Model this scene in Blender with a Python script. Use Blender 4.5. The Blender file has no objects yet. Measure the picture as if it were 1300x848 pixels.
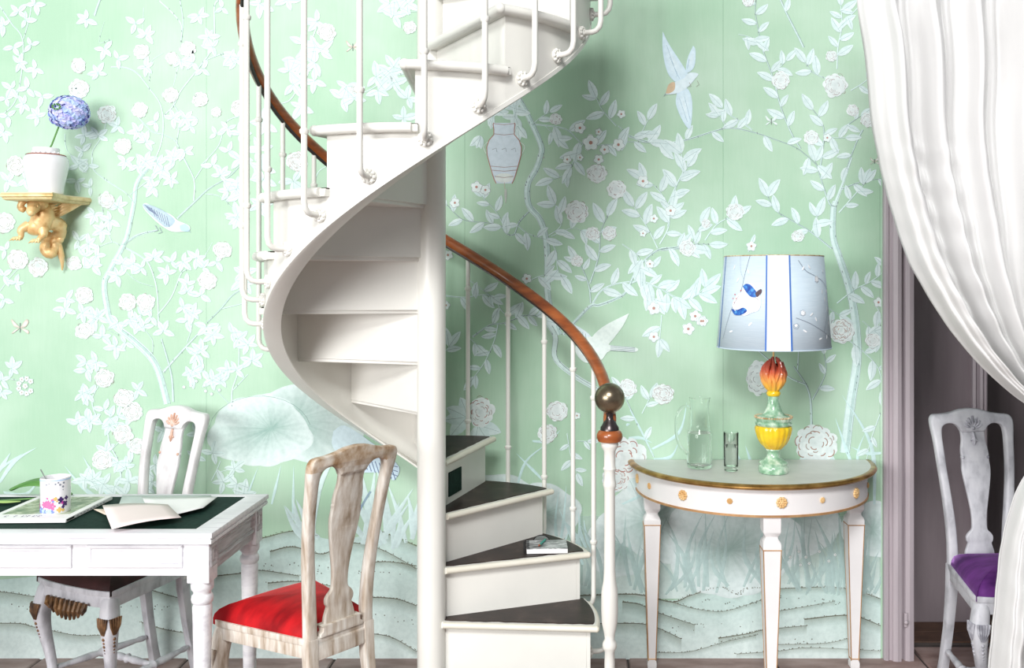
import bpy, bmesh, math, random
from mathutils import Vector, Matrix
random.seed(7)
SC = bpy.context.scene
COL = SC.collection
PI = math.pi

# ------------------------------------------------------------------ camera
cam_d = bpy.data.cameras.new('camera'); cam = bpy.data.objects.new('camera', cam_d); COL.objects.link(cam)
cam.location = (0, 0, 1.55); cam.rotation_euler = (PI/2, 0, 0)
cam_d.sensor_width = 36; cam_d.lens = 1200*36/1300
cam_d.shift_x = -85/1300; cam_d.shift_y = -69/1300
cam_d.clip_start = .05
SC.camera = cam
# ------------------------------------------------------------------ light
w = bpy.data.worlds.new('world'); SC.world = w; w.use_nodes = True
w.node_tree.nodes['Background'].inputs[0].default_value = (.93, .96, 1, 1)
w.node_tree.nodes['Background'].inputs[1].default_value = .19
def area(name, loc, target, sx, sy, power, col=(1, 1, 1)):
    d = bpy.data.lights.new(name, 'AREA'); d.shape = 'RECTANGLE'; d.size = sx; d.size_y = sy
    d.energy = power; d.color = col
    o = bpy.data.objects.new(name, d); COL.objects.link(o); o.location = loc
    o.rotation_euler = (Vector(target)-Vector(loc)).to_track_quat('-Z', 'Y').to_euler()
    return o
area('window_light_left', (-3.9, -2.6, 2.1), (-.1, 3.8, 1.3), 3.4, 2.0, 250, (1, .99, .985))
area('window_light_front', (-.9, -3.4, 5.4), (-.1, 3.8, .6), 2.4, 1.6, 350, (1, 1, .99))
vs = SC.view_settings
vs.view_transform = 'Standard'; vs.look = 'None'; vs.exposure = 0.49; vs.gamma = 1; vs.use_curve_mapping = False
SC.cycles.max_bounces = 14; SC.cycles.transmission_bounces = 14; SC.cycles.diffuse_bounces = 5; SC.cycles.transparent_max_bounces = 16

# ------------------------------------------------------------------ materials
def nmat(name):
    m = bpy.data.materials.new(name); m.use_nodes = True
    nt = m.node_tree; b = nt.nodes['Principled BSDF']
    return m, nt, b
def coords(nt, scale=(1, 1, 1), kind='Object'):
    tc = nt.nodes.new('ShaderNodeTexCoord'); mp = nt.nodes.new('ShaderNodeMapping')
    mp.inputs['Scale'].default_value = scale
    nt.links.new(tc.outputs[kind], mp.inputs[0]); return mp.outputs[0]
def noise(nt, vec, scale, detail=4, rough=.55):
    n = nt.nodes.new('ShaderNodeTexNoise'); n.inputs['Scale'].default_value = scale
    n.inputs['Detail'].default_value = detail; n.inputs['Roughness'].default_value = rough
    nt.links.new(vec, n.inputs['Vector']); return n.outputs['Fac']
def ramp(nt, fac, stops):
    r = nt.nodes.new('ShaderNodeValToRGB'); e = r.color_ramp.elements
    while len(e) < len(stops): e.new(.5)
    for i, (p, c) in enumerate(stops):
        e[i].position = p; e[i].color = (*c, 1) if len(c) == 3 else c
    nt.links.new(fac, r.inputs[0]); return r.outputs[0]
def bump(nt, b, fac, strength=.2, dist=.002):
    n = nt.nodes.new('ShaderNodeBump'); n.inputs['Strength'].default_value = strength; n.inputs['Distance'].default_value = dist
    nt.links.new(fac, n.inputs['Height']); nt.links.new(n.outputs[0], b.inputs['Normal'])
def mat(name, stops, scale=6, stretch=(1, 1, 1), rough=.5, metal=0, bmp=.1, detail=5, coat=0, sheen=0):
    """noise-driven colour: stops = one colour or list of (pos, colour)"""
    m, nt, b = nmat(name)
    v = coords(nt, stretch); f = noise(nt, v, scale, detail)
    if isinstance(stops[0], (int, float)): stops = [(.3, tuple(c*.94 for c in stops)), (.7, stops)]
    nt.links.new(ramp(nt, f, stops), b.inputs['Base Color'])
    b.inputs['Roughness'].default_value = rough; b.inputs['Metallic'].default_value = metal
    b.inputs['Coat Weight'].default_value = coat
    if sheen: b.inputs['Sheen Weight'].default_value = sheen; b.inputs['Sheen Roughness'].default_value = .35
    if bmp: bump(nt, b, f, bmp)
    return m
M = {}
M['stair_white'] = mat('stair_white', (.80, .79, .74), 5, rough=.38, bmp=.08)
M['stair_edge'] = mat('stair_edge', [(.3, (.70, .66, .55)), (.7, (.78, .75, .66))], 9, rough=.4)
M['tread_dark'] = mat('tread_dark', [(.3, (.014, .008, .007)), (.55, (.028, .016, .013)), (.8, (.075, .05, .042))], 14, rough=.42, bmp=.3)
M['tread_dark'].node_tree.nodes['Principled BSDF'].inputs['Specular IOR Level'].default_value = .25
M['handrail'] = mat('handrail', [(.3, (.16, .035, .008)), (.55, (.34, .09, .022)), (.8, (.42, .15, .045))], 7, (1, 1, 5), rough=.3, coat=.4)
M['brass_aged'] = mat('brass_aged', [(.3, (.14, .11, .08)), (.6, (.36, .30, .20)), (.8, (.5, .44, .33))], 9, rough=.28, metal=.9, bmp=.25)
M['dark_metal'] = mat('dark_metal', (.10, .085, .085), 12, rough=.3, metal=.9)
M['desk_white'] = mat('desk_white', [(.3, (.66, .65, .69)), (.5, (.80, .80, .83)), (.7, (.86, .86, .88))], 7, (1, 8, 8), rough=.5)
M['desk_line'] = mat('desk_line', [(.35, (.34, .33, .37)), (.65, (.62, .61, .66))], 12, rough=.6)
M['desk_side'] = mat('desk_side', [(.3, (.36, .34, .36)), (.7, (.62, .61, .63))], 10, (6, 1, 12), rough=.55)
M['leather_green'] = mat('leather_green', [(.3, (.006, .022, .017)), (.7, (.012, .040, .030))], 60, rough=.7, bmp=.25)
M['leather_green'].node_tree.nodes['Principled BSDF'].inputs['Specular IOR Level'].default_value = .12
M['paint_and_shade_grey'] = mat('paint_and_shade_grey', [(.3, (.33, .33, .36)), (.5, (.56, .56, .60)), (.75, (.68, .68, .71))], 9, (2, 2, 1), rough=.5, bmp=.2)  # grey paint of one chair; stands in for shade on another's base
M['paint_white'] = mat('paint_white', [(.3, (.56, .53, .54)), (.5, (.74, .72, .73)), (.7, (.82, .80, .80))], 9, (2, 2, 1), rough=.5)
M['paint_worn'] = mat('paint_worn', [(.30, (.30, .22, .15)), (.42, (.50, .42, .34)), (.55, (.64, .58, .51)), (.7, (.80, .77, .71))], 9, (5, 5, .8), rough=.55, bmp=.3, detail=9)
M['paint_worn_edge'] = mat('paint_worn_edge', [(.35, (.30, .17, .08)), (.5, (.50, .38, .27)), (.7, (.72, .66, .58))], 10, (3, 3, 2), rough=.55, bmp=.3, detail=9)
M['carve_pink'] = mat('carve_pink', [(.35, (.48, .24, .15)), (.6, (.72, .50, .40)), (.8, (.82, .72, .66))], 40, rough=.5)
M['carve_grey'] = mat('carve_grey', [(.35, (.24, .24, .28)), (.6, (.55, .55, .60))], 30, rough=.5)
M['carve_gold'] = mat('carve_gold', [(.35, (.05, .025, .012)), (.6, (.20, .10, .04)), (.8, (.42, .24, .11))], 30, rough=.4, metal=.2)
def velvet(name, dark, light):
    m, nt, b = nmat(name); v = coords(nt, (1, 2.2, 1)); f = noise(nt, v, 7, 3)
    nt.links.new(ramp(nt, f, [(.35, dark), (.68, light)]), b.inputs['Base Color'])
    b.inputs['Roughness'].default_value = .65; b.inputs['Sheen Weight'].default_value = .7
    b.inputs['Sheen Roughness'].default_value = .3; b.inputs['Sheen Tint'].default_value = (*[min(1, c*1.6+.12) for c in light], 1)
    b.inputs['Specular IOR Level'].default_value = .2
    bump(nt, b, noise(nt, v, 300, 2), .12); return m
M['velvet_red'] = velvet('velvet_red', (.24, .003, .006), (.56, .010, .014))
M['velvet_purple'] = velvet('velvet_purple', (.05, .008, .085), (.15, .035, .22))
M['velvet_dark'] = velvet('velvet_dark', (.03, .012, .012), (.06, .02, .02))
M['gold'] = mat('gold', [(.3, (.62, .34, .12)), (.5, (.84, .56, .26)), (.75, (.92, .72, .42))], 25, rough=.40, metal=.18, bmp=.35)
M['gold_dark'] = mat('gold_dark', [(.3, (.20, .10, .02)), (.55, (.48, .27, .08)), (.8, (.72, .50, .2))], 15, rough=.3, metal=.75, bmp=.2)
M['gold_line'] = mat('gold_line', [(.3, (.42, .20, .09)), (.7, (.62, .38, .18))], 20, rough=.45, metal=.3)
M['console_white'] = mat('console_white', (.86, .84, .84), 6, rough=.4)
M['console_top'] = mat('console_top', [(.3, (.62, .64, .60)), (.7, (.72, .73, .69))], 10, rough=.38)
M['shelf_cream'] = mat('shelf_cream', (.78, .66, .42), 12, rough=.45)
M['porcelain'] = mat('porcelain', (.86, .85, .88), 3, rough=.16, bmp=0, coat=.5)
M['terracotta'] = mat('terracotta', (.46, .12, .06), 20, rough=.4)
M['lamp_green'] = mat('lamp_green', [(.35, (.16, .34, .20)), (.5, (.34, .54, .38)), (.65, (.68, .80, .66))], 32, rough=.25, coat=.5, bmp=.3)
M['lamp_yellow'] = mat('lamp_yellow', [(.3, (.80, .42, .01)), (.6, (.92, .66, .02))], 14, rough=.25, coat=.5)
M['lamp_bead'] = mat('lamp_bead', [(.35, (.40, .22, .08)), (.65, (.75, .66, .45))], 60, rough=.4)
M['silk'] = mat('silk', [(.3, (.69, .685, .68)), (.7, (.75, .745, .74))], 2.5, (3, 3, .6), rough=.42, bmp=.35, sheen=.15)
M['mauve_trim'] = mat('mauve_trim', [(.3, (.40, .35, .38)), (.7, (.50, .44, .47))], 5, (6, 6, .4), rough=.45)
M['mauve_wall'] = mat('mauve_wall', [(.3, (.28, .23, .25)), (.7, (.36, .30, .325))], 3, (4, 4, .5), rough=.6)
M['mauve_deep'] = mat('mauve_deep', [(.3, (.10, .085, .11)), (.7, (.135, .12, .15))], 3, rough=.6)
M['brown_wood'] = mat('brown_wood', [(.3, (.05, .024, .014)), (.55, (.11, .055, .032)), (.8, (.20, .11, .07))], 8, (1, 1, 6), rough=.5, bmp=.4)
M['paper_white'] = mat('paper_white', (.93, .93, .92), 4, rough=.7, bmp=0)
M['paper_pink'] = mat('paper_pink', (.93, .80, .78), 4, rough=.7, bmp=0)
M['paper_cream'] = mat('paper_cream', (.84, .70, .58), 4, rough=.7, bmp=0)
M['paper_sage'] = mat('paper_sage', (.55, .63, .60), 4, rough=.5, bmp=0)
M['black'] = mat('black', (.01, .01, .011), 10, rough=.4)
M['ink_grey'] = mat('ink_grey', (.22, .24, .30), 10, rough=.7, bmp=0)
M['gold_rod'] = mat('gold_rod', (.80, .52, .22), 10, rough=.3, metal=.8, bmp=0)
M['steel'] = mat('steel', (.5, .52, .52), 10, rough=.25, metal=.9, bmp=0)

# ------------------------------------------------------------------ mesh helpers
class MB:
    """collects geometry; build() links it as ONE mesh object"""
    def __init__(s): s.v = []; s.f = []; s.m = []
    def add(s, vs_, fs, mi=0):
        o = len(s.v); s.v += [tuple(p) for p in vs_]
        for f in fs: s.f.append([i+o for i in f]); s.m.append(mi)
        return s
    def loft(s, rings, cap=True, closed=True, mi=0, loop=False):
        n = len(rings[0]); vs_ = [p for r in rings for p in r]; fs = []
        R = len(rings)
        for i in range(R if loop else R-1):
            for j in range(n if closed else n-1):
                a = i*n+j; b = i*n+(j+1) % n; i2 = (i+1) % R
                fs.append([a, b, i2*n+(j+1) % n, i2*n+j])
        if cap and closed and not loop:
            fs.append(list(range(n))[::-1]); fs.append([(R-1)*n+j for j in range(n)])
        return s.add(vs_, fs, mi)
    def box(s, x0, y0, z0, x1, y1, z1, mi=0):
        v = [(x, y, z) for z in (z0, z1) for x, y in ((x0, y0), (x1, y0), (x1, y1), (x0, y1))]
        return s.add(v, [[3, 2, 1, 0], [4, 5, 6, 7], [0, 1, 5, 4], [1, 2, 6, 5], [2, 3, 7, 6], [3, 0, 4, 7]], mi)
    def tube(s, pts, r, n=10, cap=True, mi=0, flat=1.0):
        pts = [Vector(p) for p in pts]; N = len(pts)
        rs = r if isinstance(r, (list, tuple)) else [r]*N
        rings = []; up = None
        for i, p in enumerate(pts):
            t = (pts[min(i+1, N-1)]-pts[max(i-1, 0)]).normalized()
            if up is None:
                up = Vector((0, 0, 1)) if abs(t.z) < .9 else Vector((0, 1, 0))
            a = t.cross(up).normalized(); up = a.cross(t).normalized()
            rings.append([p+(a*math.cos(q)+up*math.sin(q)*flat)*rs[i] for q in [2*PI*k/n for k in range(n)]])
        return s.loft(rings, cap, mi=mi)
    def lathe(s, prof, n=24, c=(0, 0, 0), axis='z', fl=None, mi=0, cap=True):
        rings = []
        for (r, z) in prof:
            ring = []
            for k in range(n):
                a = 2*PI*k/n; rr = r*(fl(a, z) if fl else 1)
                p = (rr*math.cos(a), rr*math.sin(a), z)
                if axis == 'y': p = (p[0], -p[2], p[1])
                ring.append((c[0]+p[0], c[1]+p[1], c[2]+p[2]))
            rings.append(ring)
        return s.loft(rings, cap, mi=mi)
    def ball(s, c, r, n=10, m=7, sc=(1, 1, 1), mi=0):
        rings = []
        for i in range(m+1):
            t = -PI/2+PI*i/m; rr = max(math.cos(t), .02)
            rings.append([(c[0]+r*sc[0]*rr*math.cos(2*PI*k/n), c[1]+r*sc[1]*rr*math.sin(2*PI*k/n), c[2]+r*sc[2]*math.sin(t)) for k in range(n)])
        return s.loft(rings, True, mi=mi)
    def build(s, name, mats, parent=None, bevel=0, seg=2, smooth=True, sub=0, angle=38, solid=0):
        me = bpy.data.meshes.new(name); me.from_pydata(s.v, [], s.f)
        if not isinstance(mats, (list, tuple)): mats = [mats]
        for m in mats: me.materials.append(m)
        me.polygons.foreach_set('material_index', s.m)
        bm = bmesh.new(); bm.from_mesh(me); bmesh.ops.recalc_face_normals(bm, faces=bm.faces)
        if bevel:
            es = [e for e in bm.edges if len(e.link_faces) == 2 and e.calc_face_angle(0) > math.radians(35)]
            bmesh.ops.bevel(bm, geom=es, offset=bevel, segments=seg, affect='EDGES', profile=.6, clamp_overlap=True)
        bm.to_mesh(me); bm.free()
        if smooth:
            me.shade_smooth()
            me.set_sharp_from_angle(angle=math.radians(angle))
        o = bpy.data.objects.new(name, me); COL.objects.link(o)
        if solid:
            md = o.modifiers.new('s', 'SOLIDIFY'); md.thickness = solid; md.offset = 0
        if sub:
            md = o.modifiers.new('s', 'SUBSURF'); md.levels = sub; md.render_levels = sub
        if parent: o.parent = parent
        return o
def tag(o, label=None, cat=None, group=None, kind=None):
    if label: o['label'] = label
    if cat: o['category'] = cat
    if group: o['group'] = group
    if kind: o['kind'] = kind
    return o
def thing(name, label, cat, loc=(0, 0, 0), rz=0, group=None):
    o = bpy.data.objects.new(name, None); COL.objects.link(o); o.empty_display_size = .1
    o.location = loc; o.rotation_euler = (0, 0, math.radians(rz)); return tag(o, label, cat, group)
def cr(pts, n=6):
    """Catmull-Rom through points"""
    P = [Vector(p) for p in pts]; out = []
    for i in range(len(P)-1):
        a = P[max(i-1, 0)]; b = P[i]; c = P[i+1]; d = P[min(i+2, len(P)-1)]
        for k in range(n):
            t = k/n; out.append(.5*((2*b)+(c-a)*t+(2*a-5*b+4*c-d)*t*t+(3*b-a-3*c+d)*t**3))
    return out+[P[-1]]
def lerp(tab, x):
    if x <= tab[0][0]: return tab[0][1]
    for (a, u), (b, v) in zip(tab, tab[1:]):
        if x <= b: return u+(v-u)*(x-a)/(b-a)
    return tab[-1][1]
def outline(rows):
    """closed outline polygon from mirrored (halfwidth,z) rows"""
    return [(-w_, z) for w_, z in rows]+[(w_, z) for w_, z in rows[::-1]]
def slab_from(polys, th, bevel=.003, step=None, deform=None, name='x'):
    """2D polygons (x,z) with holes -> extruded, bevelled, horizontally cut mesh, optionally bent by deform(x,y,z)"""
    cu = bpy.data.curves.new('c', 'CURVE'); cu.dimensions = '2D'; cu.fill_mode = 'BOTH'
    cu.extrude = max(th/2-bevel, .0005); cu.bevel_depth = bevel; cu.bevel_resolution = 1; cu.offset = -bevel
    for p in polys:
        s = cu.splines.new('POLY'); s.points.add(len(p)-1); s.use_cyclic_u = True
        for i, (x, z) in enumerate(p): s.points[i].co = (x, z, 0, 1)
    o = bpy.data.objects.new('c', cu); me = bpy.data.meshes.new_from_object(o)
    bpy.data.objects.remove(o); bpy.data.curves.remove(cu)
    bm = bmesh.new(); bm.from_mesh(me); bpy.data.meshes.remove(me)
    bmesh.ops.remove_doubles(bm, verts=bm.verts, dist=1e-5)
    for v in bm.verts: v.co = Vector((v.co.x, -v.co.z, v.co.y))
    if step:
        zs = [v.co.z for v in bm.verts]; z = min(zs)+step
        while z < max(zs):
            bmesh.ops.bisect_plane(bm, geom=bm.verts[:]+bm.edges[:]+bm.faces[:], plane_co=(0, 0, z), plane_no=(0, 0, 1)); z += step
    if deform:
        for v in bm.verts: v.co = Vector(deform(*v.co))
    mb = MB(); bm.verts.index_update()
    mb.add([tuple(v.co) for v in bm.verts], [[v.index for v in f.verts] for f in bm.faces]); bm.free()
    return mb
# ================================================================== SETTING
YW = 3.871
def struct(o, label=None): o['kind'] = 'structure'; return o
m, nt, b = nmat('wall_silk'); M['wall_silk'] = m
v = coords(nt); f1 = noise(nt, v, 2.2, 3); f2 = noise(nt, coords(nt, (60, 1, 4)), 3, 3)
mx = nt.nodes.new('ShaderNodeMath'); mx.operation = 'MULTIPLY_ADD'; mx.inputs[1].default_value = .16
nt.links.new(f2, mx.inputs[0]); nt.links.new(f1, mx.inputs[2])
nt.links.new(ramp(nt, mx.outputs[0], [(.42, (.385, .585, .425)), (.62, (.45, .635, .485)), (.85, (.53, .70, .57))]), b.inputs['Base Color'])
b.inputs['Roughness'].default_value = .62; b.inputs['Specular IOR Level'].default_value = .25
bump(nt, b, f2, .06)
wb = MB(); wb.box(-3.4, YW, 0, 1.262, YW+.14, 3.1); wb.box(1.262, YW, 2.5, 2.36, YW+.14, 3.1); wb.box(2.36, YW, 0, 3.2, YW+.14, 3.1)
WALL = struct(wb.build('wall_back', M['wall_silk'], smooth=False))
# floor: old flagstones over a base slab
M['stone'] = mat('stone', [(.3, (.18, .11, .10)), (.5, (.31, .215, .195)), (.75, (.42, .32, .30))], 5, (1, 3, 1), rough=.6, bmp=.3, detail=8)
M['joint'] = mat('joint', (.08, .065, .06), 20, rough=.9)
FL = struct(MB().box(-3.4, -1.5, -.1, 3.2, 4.8, -.008).build('floor', M['joint'], smooth=False))
rr = random.Random(3); sm = []
for k in range(4):
    mb = MB(); mb.box(-.296, -.196, -.03, .296, .196, 0)
    o = mb.build('stone_slab', M['stone'], bevel=.006, seg=1); sm.append(o.data); bpy.data.objects.remove(o)
y = 4.0; row = 0
while y > .9:
    x = -3.1+.3*(row % 2)
    while x < 2.9:
        o = bpy.data.objects.new('stone_slab', rr.choice(sm)); COL.objects.link(o); o.parent = FL
        o.location = (x, y-.2, rr.uniform(-.002, .001)); x += .6
    y -= .4; row += 1
# passage beyond the doorway
wp_ = MB(); wp_.box(1.262, 4.27, 0, 1.82, 4.35, 3.1); wp_.box(1.82, 4.62, 0, 3.2, 4.7, 3.1); wp_.box(1.74, 4.35, 0, 1.82, 4.62, 3.1)
struct(wp_.build('wall_passage', M['mauve_wall'], smooth=False))
wl = MB(); wl.box(1.17, YW+.14, 0, 1.262, 4.35, 3.1); struct(wl.build('wall_passage_left', M['mauve_deep'], smooth=False))
struct(MB().box(3.1, YW+.14, 0, 3.2, 4.62, 3.1).build('wall_passage_right', M['mauve_deep'], smooth=False))
struct(MB().box(1.17, YW+.14, 3.1, 3.2, 4.7, 3.15).build('ceiling', M['mauve_wall'], smooth=False))
PF = struct(MB().box(1.262, YW+.16, -.008, 3.1, 4.62, .0005).build('floor_passage', M['joint'], smooth=False))
for j in range(6):
    mb = MB(); mb.box(-.9, -.058, -.004, .9, .058, .006); o = mb.build('floor_board', M['brown_wood'], PF, bevel=.003, seg=1); o.location = (2.17, YW+.22+.118*j, 0)
def moulding(name, prof, x, y, z0, z1, mt):
    mb = MB(); mb.loft([[(x+px, y-py, z) for px, py in prof] for z in (z0, z1)]); return struct(mb.build(name, mt, angle=25))
cprof = [(0, 0), (0, .02), (.006, .028), (.016, .028), (.02, .022), (.03, .022), (.034, .034), (.05, .040), (.066, .036), (.07, .024), (.074, .010), (.08, .010), (.084, .030), (.10, .034), (.118, .030), (.122, .02), (.122, 0)]
moulding('trim_1', cprof, 1.243, YW, 0, 2.5, M['mauve_trim'])
moulding('trim_2', [(-a, b_) for a, b_ in cprof], 2.40, YW, 0, 2.5, M['mauve_trim'])
struct(MB().box(1.243, YW-.034, 2.46, 2.40, YW, 2.58).build('trim_3', M['mauve_trim'], bevel=.006))
struct(MB().box(1.262, YW, 0, 1.366, YW+.14, 2.5).build('door_jamb', M['mauve_trim'], bevel=.003))
moulding('trim_4', [(0, 0), (0, .02), (.012, .026), (.018, .014), (.026, .014), (.03, .03), (.04, .034), (.046, .02), (.052, .02), (.058, .03), (.064, .026), (.064, -.04), (0, -.04)], 1.77, 4.27, 0, 3.1, M['mauve_trim'])
lt = MB(); lt.box(-.006, -.012, -.028, .006, 0, .028); lt.ball((0, -.014, -.008), .009)
o = lt.build('door_catch', M['mauve_trim'], bevel=.002); o.location = (1.325, YW-.03, .17); struct(o)

# ---------------------------------------------------------------- painted wallpaper (flat print on the wall)
class Paint:
    def __init__(s): s.v = []; s.f = []; s.c = []
    def poly(s, pts, cols, layer, faces=None):
        off = .0006+layer*.00035+random.random()*.0003; o = len(s.v)
        if isinstance(cols[0], (int, float)): cols = [cols]*len(pts)
        for (x, y), c in zip(pts, cols):
            x = min(x, 1118.5)
            if x < 560 and y < 640 and layer < 6.9: k = .72+.0003*x; c = tuple(q*k+g*(1-k) for q, g in zip(c[:3], (.52, .68, .58)))+tuple(c[3:])
            s.v.append(((x-735)/310, -off, 1.55-(y-355)/310)); s.c.append(c if len(c) == 4 else (*c, 1))
        for f in (faces or [list(range(len(pts)))]): s.f.append([i+o for i in f])
PT = Paint(); OX = OY = 0; ZS = 4.0
def Z(x, y, s=4.0):
    global OX, OY, ZS; OX, OY, ZS = x, y, s
def T(u, v): return (OX+u/ZS, OY+v/ZS)
def jit(c, a=.04): k = 1+random.uniform(-a, a); return tuple(min(1, q*k) for q in c[:3])+tuple(c[3:])
LEAF = (.66, .80, .80); LEAF2 = (.76, .88, .88); INK = (.25, .30, .30)
def leaf(x, y, ang, L, wf=.36, lay=3, c1=LEAF, c2=LEAF2, bend=None):
    k_ = 1.36 if x > 560 else 1.2; L *= k_; wf *= 1.14
    bend = random.uniform(-.22, .22) if bend is None else bend
    ts = [0, .15, .35, .55, .75, .9, 1]; A = math.radians(ang); sp = []; a = A-bend
    px, py = x, y; prev = 0
    for t in ts:
        d = (t-prev)*L; px += d*math.cos(a); py -= d*math.sin(a); prev = t; a += bend*.35
        sp.append((px, py, a))
    lf = []; rt = []
    for t, (qx, qy, aa) in zip(ts, sp):
        h = L*wf*.5*(math.sin(PI*min(1, t**.85))**.8 if 0 < t < 1 else 0)
        lf.append((qx-h*math.sin(aa), qy-h*math.cos(aa))); rt.append((qx+h*math.sin(aa), qy+h*math.cos(aa)))
    n = len(ts); pts = [(q[0], q[1]) for q in sp]+lf
    fs = [[i, i+1, n+i+1, n+i] for i in range(n-1)]
    c1 = jit(c1); c2 = jit(c2); mid = tuple(.5*(p+q)*.97 for p, q in zip(c1, c2))
    PT.poly(pts, [mid]*n+[c1]*n, lay, fs); PT.poly([(q[0], q[1]) for q in sp]+rt, [mid]*n+[c2]*n, lay, fs)
    if L > 11:
        line([(q[0], q[1]) for q in sp[:-1]], .35, (.42, .60, .60, .55), lay+1.2)
def line(pts, w_, c, lay, w1=None):
    w1 = w_ if w1 is None else w1; n = len(pts); vs_ = []
    for i, p in enumerate(pts):
        a = pts[max(i-1, 0)]; b_ = pts[min(i+1, n-1)]; dx, dy = b_[0]-a[0], b_[1]-a[1]; l = math.hypot(dx, dy) or 1
        h = (w_+(w1-w_)*i/(n-1))/2; vs_ += [(p[0]-dy/l*h, p[1]+dx/l*h), (p[0]+dy/l*h, p[1]-dx/l*h)]
    PT.poly(vs_, c, lay, [[2*i, 2*i+1, 2*i+3, 2*i+2] for i in range(n-1)])
def smooth(pts, n=6): return [(p.x, p.y) for p in cr([(a, b_, 0) for a, b_ in pts], n)]
BR = (.70, .86, .84)
def branch(uv, w0, w1=None, ticks=.12):
    w1 = w0*.6 if w1 is None else w1
    p = smooth([T(*q) for q in uv]); line(p, w0, BR, 1, w1)
    if w0 > 2:
        n = len(p)-1
        for s_ in (-1, 1): line([(a+s_*(w0+(w1-w0)*i/n)*.46, b_) for i, (a, b_) in enumerate(p)], .7, (.36, .46, .44, .6 if s_ > 0 else .3), 1.6)
        line([(a+(w0+(w1-w0)*i/n)*.2, b_) for i, (a, b_) in enumerate(p)], w0*.35, (.50, .66, .64, .35), 1.5, w1*.35)
    elif w0 > .9: line([(a+w0*.4, b_+.3) for a, b_ in p], .4, (.36, .48, .46, .6), 1.6)
    for a, b_ in p:
        if random.random() < ticks:
            s = random.choice((-1, 1))*w0*.4; line([(a+s, b_-1.2), (a+s+.5, b_+1.2)], .8, (*INK, .8), 2.6)
    return p
def twig(uv, L=18, w0=1.1, step=9, start=.15, tip=True, wf=.36, droop=0):
    """a painted twig with alternate leaves"""
    p = branch(uv, w0*1.35, .8, .05); acc = 0; side = 1; tot = sum(math.dist(a, b_) for a, b_ in zip(p, p[1:])); run = 0
    for a, b_ in zip(p, p[1:]):
        d = math.dist(a, b_); run += d; acc += d
        if acc > step and run > start*tot:
            acc = 0; side = -side; ang = math.degrees(math.atan2(a[1]-b_[1], b_[0]-a[0]))
            leaf(b_[0], b_[1], ang+side*random.uniform(38, 68), L*random.uniform(.75, 1.1), wf)
    if tip:
        a, b_ = p[-2], p[-1]; ang = math.degrees(math.atan2(a[1]-b_[1], b_[0]-a[0])); leaf(b_[0], b_[1], ang, L, wf)
def spray(u, v, n=4, L=14, a0=None, spread=300, wf=.42):
    x, y = T(u, v); a0 = random.uniform(0, 360) if a0 is None else a0
    for k in range(n):
        leaf(x, y, a0+(k-(n-1)/2)*spread/max(n, 1)+random.uniform(-14, 14), L*random.uniform(.75, 1.1), wf)
PALE = (.80, .87, .87); ROSE = (.50, .36, .35)
def arc(cx, cy, r, a0, a1, w_, c, lay, sq=1):
    line([(cx+r*math.cos(a0+(a1-a0)*k/6), cy-r*sq*math.sin(a0+(a1-a0)*k/6)) for k in range(7)], w_, c, lay)
def blob(cx, cy, r, n, dep, c, lay, sq=1, rot=0, cc=None):
    N = n*5; pts = [(cx, cy)]; cols = [cc or c]
    for k in range(N):
        a = 2*PI*k/N; q = r*(1-dep+dep*abs(math.sin(a*n/2)))
        pts.append((cx+q*math.cos(a+rot), cy-q*sq*math.sin(a+rot))); cols.append(c)
    PT.poly(pts, cols, lay, [[0, k+1, (k+1) % N+1] for k in range(N)])
def peony(u, v, r=10, sq=.95, rose=ROSE, al=.5):
    x, y = T(u, v); al *= 1.7 if x < 560 else 1; rot = random.uniform(0, 6)
    for k in range(9):     # loose outer petals
        a = rot+2*PI*k/9; q = r*random.uniform(.52, .66)
        blob(x+q*math.cos(a), y-q*sq*math.sin(a), r*random.uniform(.36, .5), 3, .18, jit(PALE, .06), 5+.04*k, sq, random.uniform(0, 6), cc=(.72, .80, .80))
    blob(x, y, r*.66, 5, .2, jit(PALE), 5.6, sq, rot, cc=(.70, .78, .78))
    for rad, n in ((.86, 7), (.62, 7), (.40, 5), (.2, 3)):
        for k in range(n):
            a = rot+2*PI*(k+.5*(rad < .7)+random.uniform(-.25, .25))/n; q = r*rad*random.uniform(.7, .95); ox, oy = x+q*math.cos(a), y-q*sq*math.sin(a)
            h = random.uniform(.6, 1.25); w_ = random.uniform(.16, .27)
            arc(ox, oy, r*w_, a-h, a+h*random.uniform(.7, 1.1), max(.45, r*.045), (*rose, al*random.uniform(.5, 1.3)), 6.2)
def blossom(u, v, r=6, dot=True):
    x, y = T(u, v); rot = random.uniform(0, 6)
    blob(x, y, r, 5, .3, jit((.80, .90, .89)), 5, 1, rot)
    for k in range(5):
        a = rot+2*PI*(k)/5; arc(x+r*.5*math.cos(a+PI/5), y-r*.5*math.sin(a+PI/5), r*.42, a-.8, a+2, .4, (.45, .5, .5, .5), 6)
    if dot: blob(x, y, r*.22, 6, .1, (.55, .30, .25, .9), 6.6)
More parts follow.
